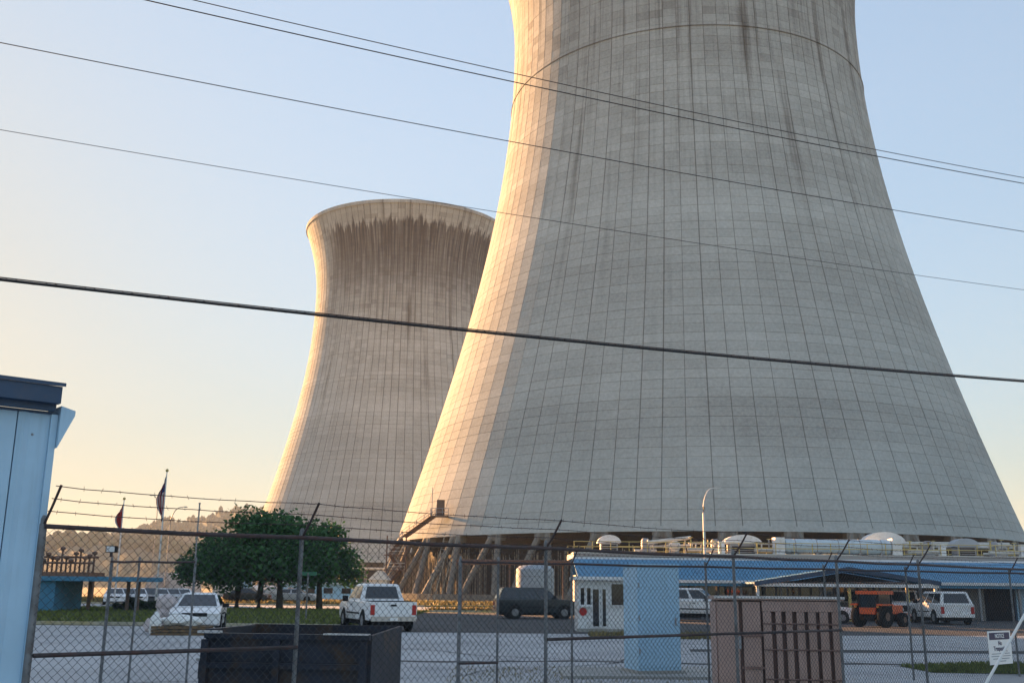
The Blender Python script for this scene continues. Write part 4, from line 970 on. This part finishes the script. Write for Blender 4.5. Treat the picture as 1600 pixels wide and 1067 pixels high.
for i, (dx, dy, dz_, lab) in enumerate(pos): blob('sack', lab, (g.x - .55 + dx, 39.8 + dy, dz_), (.38, .3, .3), M['bag'], 20 + i, 'sacks beside the front white sedan')
g2 = gnd(325, 985)
blob('tarp_bundle', 'white wrapped tarp bundle lying in front of the sedan grille', (g2.x + .1, 37.9, .32), (.75, .35, .22), M['sign_white'], 31, None, 'tarp')
blob('tarp_bundle', 'white cloth bundle slumped beside the sedan front wheel', (g2.x - .75, 37.6, 0), (.2, .18, .45), M['sign_white'], 32, None, 'tarp')
t = thing('pallet_stack', 'stack of dark weathered pallets before the parked sedan', 'pallet', (g2.x + .15, 37.9, .006), R(6))
for k in range(3):
    for i in range(6): obj('board', B((-1.0 + i * .34, -.55, k * .11 + .07), (-.74 + i * .34, .55, k * .11 + .09)), M['wood'], t)
    for y in (-.5, 0, .46): obj('bearer', B((-1.0, y - .04, k * .11), (.96, y + .06, k * .11 + .069)), M['wood'], t)

# street sign
SGY = 52; sp = gnd(741, 10000) if False else gx(480, SGY)
t = thing('street_sign', 'small green street name sign on a slim steel post', 'sign', (sp.x, SGY, .1))
zs_ = at(480, 899, SGY).z
obj('post', tube(NB(), [(0, 0, -.1), (0, 0, zs_ + .05)], .045, 8), M['steel'], t); obj('blade', B((-.42, -.02, zs_ - .09), (.42, .02, zs_ + .09)), M['sign_green'], t, bevel=.005)
obj('bracket', B((-.05, -.05, zs_ - .12), (.05, .05, zs_ - .09)), M['steel'], t)

# ============================================================ FENCES
def chainlink(L, h0, h1, d, r):
    h = d / 2; nw = int(L / h); ns = int((h1 - h0) / h)
    i = np.arange(nw)[:, None]; j = np.arange(ns + 1)[None]
    x = i * h + ((i + j) % 2) * h; z = h0 + j * h + 0 * i; y = np.where((i + j) % 2 == 0, r, -r) * 1.0
    P = np.stack([x, y + 0 * x, z], -1) + RNG.normal(0, .0022, (nw, ns + 1, 3))
    P[..., 1] += .012 * np.sin(x * 1.9) * np.sin(z * 1.5)
    offs = np.array([(r, 0, 0), (-.5 * r, .87 * r, 0), (-.5 * r, -.87 * r, 0)])
    V = (P[:, :, None] + offs).reshape(-1, 3); base = (np.arange(nw)[:, None] * (ns + 1) + np.arange(ns)[None]) * 3
    Fc = np.concatenate([np.stack([base + k, base + (k + 1) % 3, base + 3 + (k + 1) % 3, base + 3 + k], -1).reshape(-1, 4) for k in range(3)])
    return V, Fc
def barbed(par, a, b, sag, n, wr=.0035):
    a, b = Vector(a), Vector(b); pts = []
    for i in range(n + 1):
        f_ = i / n; p = a.lerp(b, f_); p.z -= sag * 4 * f_ * (1 - f_) + random.uniform(-.004, .004); pts.append(p)
    wr_ = obj('barbed_wire', tube(NB(), pts, wr, 4), M['rail'], par); bm = NB()
    L = (b - a).length; k = int(L / .14)
    for i in range(k):
        f_ = (i + .5) / k; p = a.lerp(b, f_); p.z -= sag * 4 * f_ * (1 - f_)
        d = Vector((random.gauss(0, .3), random.gauss(0, 1), random.gauss(0, 1))).normalized() * .022; tube(bm, [p - d, p + d], .0022, 3)
    tag(obj('barb', bm, M['rail'], wr_), kind='stuff')
def fence(name, label, A, Bp, posts, railz, mids, mesh_h, wire_r, diam, arms, barbs, rail_m, post_m, armdir=-1, post_r=.021):
    A, Bp = Vector(A), Vector(Bp); d = Bp - A; L = d.length; ang = math.atan2(d.y, d.x)
    t = thing(name, label, 'fence', (A.x, A.y, 0), ang)
    V, Fc = chainlink(L, .04, mesh_h, diam, wire_r); tag(raw('chain_link_mesh', V, Fc, M['wire'], t), kind='stuff')
    p0 = None
    for s in posts:
        pr = obj('post', tube(NB(), [(s, .045, 0), (s, .045, railz + .02)], post_r * (1.5 if s in (posts[0],) else 1), 10), post_m, t, True)
        obj('post_cap', lathe(NB(), [(post_r * 1.2, 0), (post_r * 1.2, .04), (post_r * .6, .07)], 10, Matrix.Translation((s, .045, railz + .02))), post_m, pr)
    sg = sorted(posts)
    for i in range(len(sg) - 1):
        obj('top_rail', tube(NB(), [(sg[i], .012, railz), ((sg[i] + sg[i + 1]) / 2, .012, railz - .012), (sg[i + 1], .012, railz)], .0195, 8), rail_m, t, True)
    for (m0, m1, mz) in mids: obj('mid_rail', tube(NB(), [(m0, .02, mz), (m1, .02, mz)], .018, 8), rail_m, t, True)
    for s in arms: obj('barb_arm', tube(NB(), [(s, .04, railz), (s + .02, .04 + armdir * .12, railz + .16), (s + .04, .04 + armdir * .22, railz + .32)], .012, 6), M['rail'], t)
    for k in range(barbs):
        f_ = (k + 1) / barbs; zz = railz + .02 + .29 * f_; yy = .04 + armdir * .215 * f_
        for i in range(len(sg) - 1): barbed(t, (sg[i], yy, zz), (sg[i + 1], yy, zz), .02, 10)
    return t
FA = at(58, 925, 8.45); FB = at(1640, 925, 20.6)
fd = Vector((FB.x - FA.x, FB.y - FA.y)); FL = fd.length; fdn = fd.normalized()
def fs(px, py=900):
    # distance along the near fence where the sight line of this column crosses it
    d = ray(px, py); k = (FA.x * d.y - FA.y * d.x) / (d.x * fdn.y - d.y * fdn.x); return k
NP_ = [0.0, fs(472), fs(857), fs(1151), fs(1312), fs(1440), FL]
fence('chain_link_fence', 'nearest chain link fence with barbed wire crossing the whole view', (FA.x, FA.y), (FB.x, FB.y), NP_, 2.16,
      [(0.03, NP_[1], 1.15), (NP_[2], NP_[3], 1.15), (NP_[3], NP_[4], 1.15)], 2.20, .0028, .075, NP_[:-1], 3, M['rail'], M['steel'])
C0, C1 = at(720, 925, 17.6), at(1700, 925, 23.6)
cd = Vector((C1.x - C0.x, C1.y - C0.y)); CLn = cd.length; cdn = cd.normalized()
def cs(px):
    d = ray(px, 900); return (C0.x * d.y - C0.y * d.x) / (d.x * cdn.y - d.y * cdn.x)
CP = [0.0, cs(780), cs(895), cs(1105), cs(1290), cs(1418), cs(1580), CLn]
fence('inner_fence', 'second chain link fence behind the tan transformer and before the cabinet', (C0.x, C0.y), (C1.x, C1.y), CP, 2.14, [(0, CP[1], .5)], 2.16, .0022, .085, CP[2:-1], 2, M['rail'], M['steel'])
D0, D1 = at(168, 925, 19.2), at(300, 925, 18.9)
fence('gate_panel', 'open chain link gate panel beyond the fence left of the trees', (D0.x, D0.y), (D1.x, D1.y), [0.0, .55, (Vector((D1.x, D1.y)) - Vector((D0.x, D0.y))).length], 2.12, [], 2.14, .0018, .085, [], 0, M['rail'], M['steel'], post_r=.02)
# floodlight on the gate post
t = thing('floodlight', 'small dark floodlight on top of the open gate post', 'floodlight', (D0.x, D0.y, 2.2))
obj('bracket', B((-.02, -.02, 0), (.02, .02, .1)), M['rail'], t); obj('housing', B((-.09, -.06, .08), (.09, .06, .2)), M['black'], t, bevel=.02); obj('lens', B((-.075, -.068, .09), (.075, -.061, .19)), M['head'], t)
# grass and weeds along the fences
grass('weeds', [(-1.2, 19), (4.5, 19), (4.5, 24.5), (-1.2, 24.0)], 2600, .04, M['dry_grass'], 0.004)
grass('weeds', [(-5.2, 9.2), (-4.2, 9.0), (-3.2, 10.2), (-4.6, 11.5)], 1500, .12, M['grass'], 0.004)
sheet('verge', L4, M['lawn'], .012); grass('grass', L4, 9000, .08, M['grass'], .012)
grass('weeds', [(3, 38), (9, 38.4), (9, 41), (3, 41)], 1800, .2, M['dry_grass'], .004)

# sign on the near fence
SS = fs(1560, 1011); n2 = Vector((fdn.y, -fdn.x)); sp = Vector((FA.x, FA.y)) + fdn * SS + n2 * .03
sw = 50 / F * sp.y / abs(fdn.x) * 1.12; zc_ = at(1562, 1011, sp.y).z; sh = 48 / F * sp.y
t = thing('notice_sign', 'white NOTICE No Trespassing sign hung on the near fence', 'sign', (sp.x, sp.y, zc_), math.atan2(fdn.y, fdn.x))
obj('board', B((-sw / 2, -.004, -sh / 2), (sw / 2, .003, sh / 2)), M['sign_white'], t)
obj('header', B((-sw * .44, -.008, sh * .24), (sw * .44, -.0045, sh * .45)), M['sign_navy'], t)
def text(s, size, x, z, y, mt, par, bold=.0, wmax=None):
    cu = bpy.data.curves.new('lettering', 'FONT'); cu.body = s; cu.size = size; cu.align_x = 'CENTER'; cu.align_y = 'CENTER'; cu.extrude = .0012; cu.offset = bold; cu.resolution_u = 3
    tmp = bpy.data.objects.new('lettering', cu); COL.objects.link(tmp); dg = bpy.context.evaluated_depsgraph_get(); dg.update()
    me = bpy.data.meshes.new_from_object(tmp.evaluated_get(dg)); bpy.data.objects.remove(tmp)
    o = link('lettering', me, mt, par); o.location = (x, y, z); o.rotation_euler = (PI / 2, 0, 0)
    if wmax:
        xs_ = [v.co.x for v in me.vertices]; w_ = max(xs_) - min(xs_); o.scale = (min(1, wmax / w_) if w_ > wmax else 1, 1, 1)
    return o
text('NOTICE', sh * .17, 0, sh * .345, -.0095, M['sign_white'], t, sh * .003, sw * .7)
text('No', sh * .19, 0, sh * .13, -.006, M['sign_navy'], t, sh * .004)
text('Trespassing', sh * .19, 0, -sh * .03, -.006, M['sign_navy'], t, sh * .004, sw * .9)
for k in range(4): wv = sw * (.4, .42, .36, .2)[k]; obj('fine_print', B((-wv, -.007, -sh * (.19 + .075 * k)), (wv, -.0045, -sh * (.17 + .075 * k))), M['sign_grey'], t)

# guy wire guard
a = at(1538, 1072, 13.2); b = at(1612, 940, 13.0)
t = thing('guy_wire_guard', 'white guy wire guard slanting past the notice sign', 'guy wire', (0, 0, 0))
d = (b - a).normalized(); g0 = a + d * (-a.z / d.z)
obj('guard', tube(NB(), [a - d * .2, b + d * .5], .017, 8), M['sign_white'], t, True); obj('wire', tube(NB(), [g0, a - d * .2], .008, 6), M['steel'], t); obj('wire', tube(NB(), [b + d * .5, b + d * 9], .006, 6), M['steel'], t)
obj('anchor', lathe(NB(), [(.05, 0), (.05, .12), (.02, .2)], 8, Matrix.Translation((g0.x, g0.y, 0))), M['steel'], t)

# ============================================================ LEFT SHED
sc_ = at(61, 800, 8.5); ang = math.atan2(fdn.y, fdn.x)
t = thing('blue_shed', 'pale blue metal shed with dark blue roof edge at the fence end', 'shed', (sc_.x, sc_.y, 0), ang)
zE2 = 3.10; SW_ = 5.0
# local: x to the left is negative, face towards the camera at y = 0
obj('wall', B((-SW_, .06, 0), (-.02, 4.0, zE2)), M['shed'], t)
x = 0.0; i = 0
while x > -SW_:
    wv = .26; prof = [(x - wv + .006, .0), (x - wv + .006, -.022), (x - wv + .05, -.045), (x - wv + .10, -.022), (x - .004, -.022), (x - .004, .0)]
    bm = NB(); prism(bm, [(p_[0], p_[1]) for p_ in prof], .08, zE2 - .02, 'z'); obj('wall_panel', bm, M['shed'], t)
    x -= wv; i += 1
obj('corner_trim', B((-.003, -.05, .05), (.05, .10, zE2 - .02)), M['shed'], t, bevel=.006)
obj('base_trim', B((-SW_, -.03, .02), (0, .05, .078)), M['blue_dark'], t)
obj('fascia', B((-SW_, -.14, zE2 - .0), (.0, -.06, zE2 + .17)), M['blue_dark'], t, bevel=.008)
obj('gutter', B((-SW_, -.22, zE2 + .05), (.01, -.142, zE2 + .19)), M['blue_dark'], t, bevel=.02)
obj('roof', prism(NB(), [(-.24, zE2 + .19), (-.24, zE2 + .22), (2.0, zE2 + .62), (4.2, zE2 + .22), (4.2, zE2 + .19), (2.0, zE2 + .58)], -SW_, .03, 'x'), M['blue_dark'], t)
obj('soffit', B((-SW_, -.058, zE2 - .02), (.0, .05, zE2 - .002)), M['blue_dark'], t)
obj('eave_return', prism(NB(), [(.053, zE2 - .30), (.17, zE2 - .02), (.17, zE2 + .02), (.053, zE2 + .05)], -.10, .5, 'y'), M['shed'], t)
for xx in np.arange(-.13, -SW_, -.26): obj('screw', lathe(NB(), [(.012, 0), (.008, .008)], 6, Matrix.Translation((xx, -.024, zE2 - .2)) @ Matrix.Rotation(PI / 2, 4, 'X')), M['grey_metal'], t)

# ============================================================ OVERHEAD LINES
def line(label, p0, p1, Y0, Y1, sag, r, lash=False, mt='black_cable'):
    a, b = at(*p0, Y0), at(*p1, Y1); d = b - a; a = a - d * .35; b = b + d * .35
    n = 60; pts = []
    for i in range(n + 1):
        f_ = i / n; p = a.lerp(b, f_); p.z += sag * ((f_ - .5) ** 2 * 4 - (.5 / 1.7) ** 2 * 4 * 1.0); pts.append(p)
    if not lash: tag(obj('overhead_wire', tube(NB(), pts, r, 5), M[mt], None, True), label, 'power line', 'overhead lines')
    else:
        t = thing('overhead_cable', label, 'power line', (0, 0, 0), 0, 'overhead lines')
        obj('cable', tube(NB(), pts, r, 8), M[mt], t, True); obj('messenger_strand', tube(NB(), [p + Vector((0, 0, r + .012)) for p in pts], .009, 6), M['rail'], t, True)
        bm = NB(); L = (pts[-1] - pts[0]).length; k = int(L / .5); hel = []
        for i in range(k * 6):
            f_ = i / (k * 6) * n; j = min(int(f_), n - 1); p = pts[j].lerp(pts[j + 1], f_ - j); th = i / 6 * 2 * PI; hel.append(p + Vector((0, math.cos(th) * r * 1.15, math.sin(th) * r * 1.3 + .006)))
        obj('lashing_wire', tube(bm, hel, .003, 3, False), M['rail'], t)
line('highest thin overhead wire crossing near the top of the big tower', (300, 0), (1600, 278), 15, 24, .35, .0085)
line('second overhead wire running just below the topmost one', (225, 0), (1600, 287), 15, 24, .35, .0105)
line('overhead wire in the middle of the bundle crossing left to right', (0, 67), (1600, 362), 15, 24, .3, .0085)
line('faint thin overhead wire just above the thick cable', (0, 203), (1600, 453), 16, 25, .3, .006)
line('thick black lashed cable crossing low in front of both towers', (0, 437), (1600, 596), 13.5, 22, .25, .021, True)

# ============================================================ HAZE
hz = bpy.data.materials.new('haze_air'); hz.use_nodes = True; hz.node_tree.nodes.clear()
o_ = hz.node_tree.nodes.new('ShaderNodeOutputMaterial'); v_ = hz.node_tree.nodes.new('ShaderNodeVolumePrincipled')
v_.inputs['Color'].default_value = (.80, .89, 1.0, 1); v_.inputs['Density'].default_value = .00018; v_.inputs['Anisotropy'].default_value = 0
hz.node_tree.links.new(v_.outputs[0], o_.inputs['Volume'])
HZ = B((-3050, -150, -1), (3050, 3050, 146)); tag(obj('haze', HZ, hz), kind='stuff')
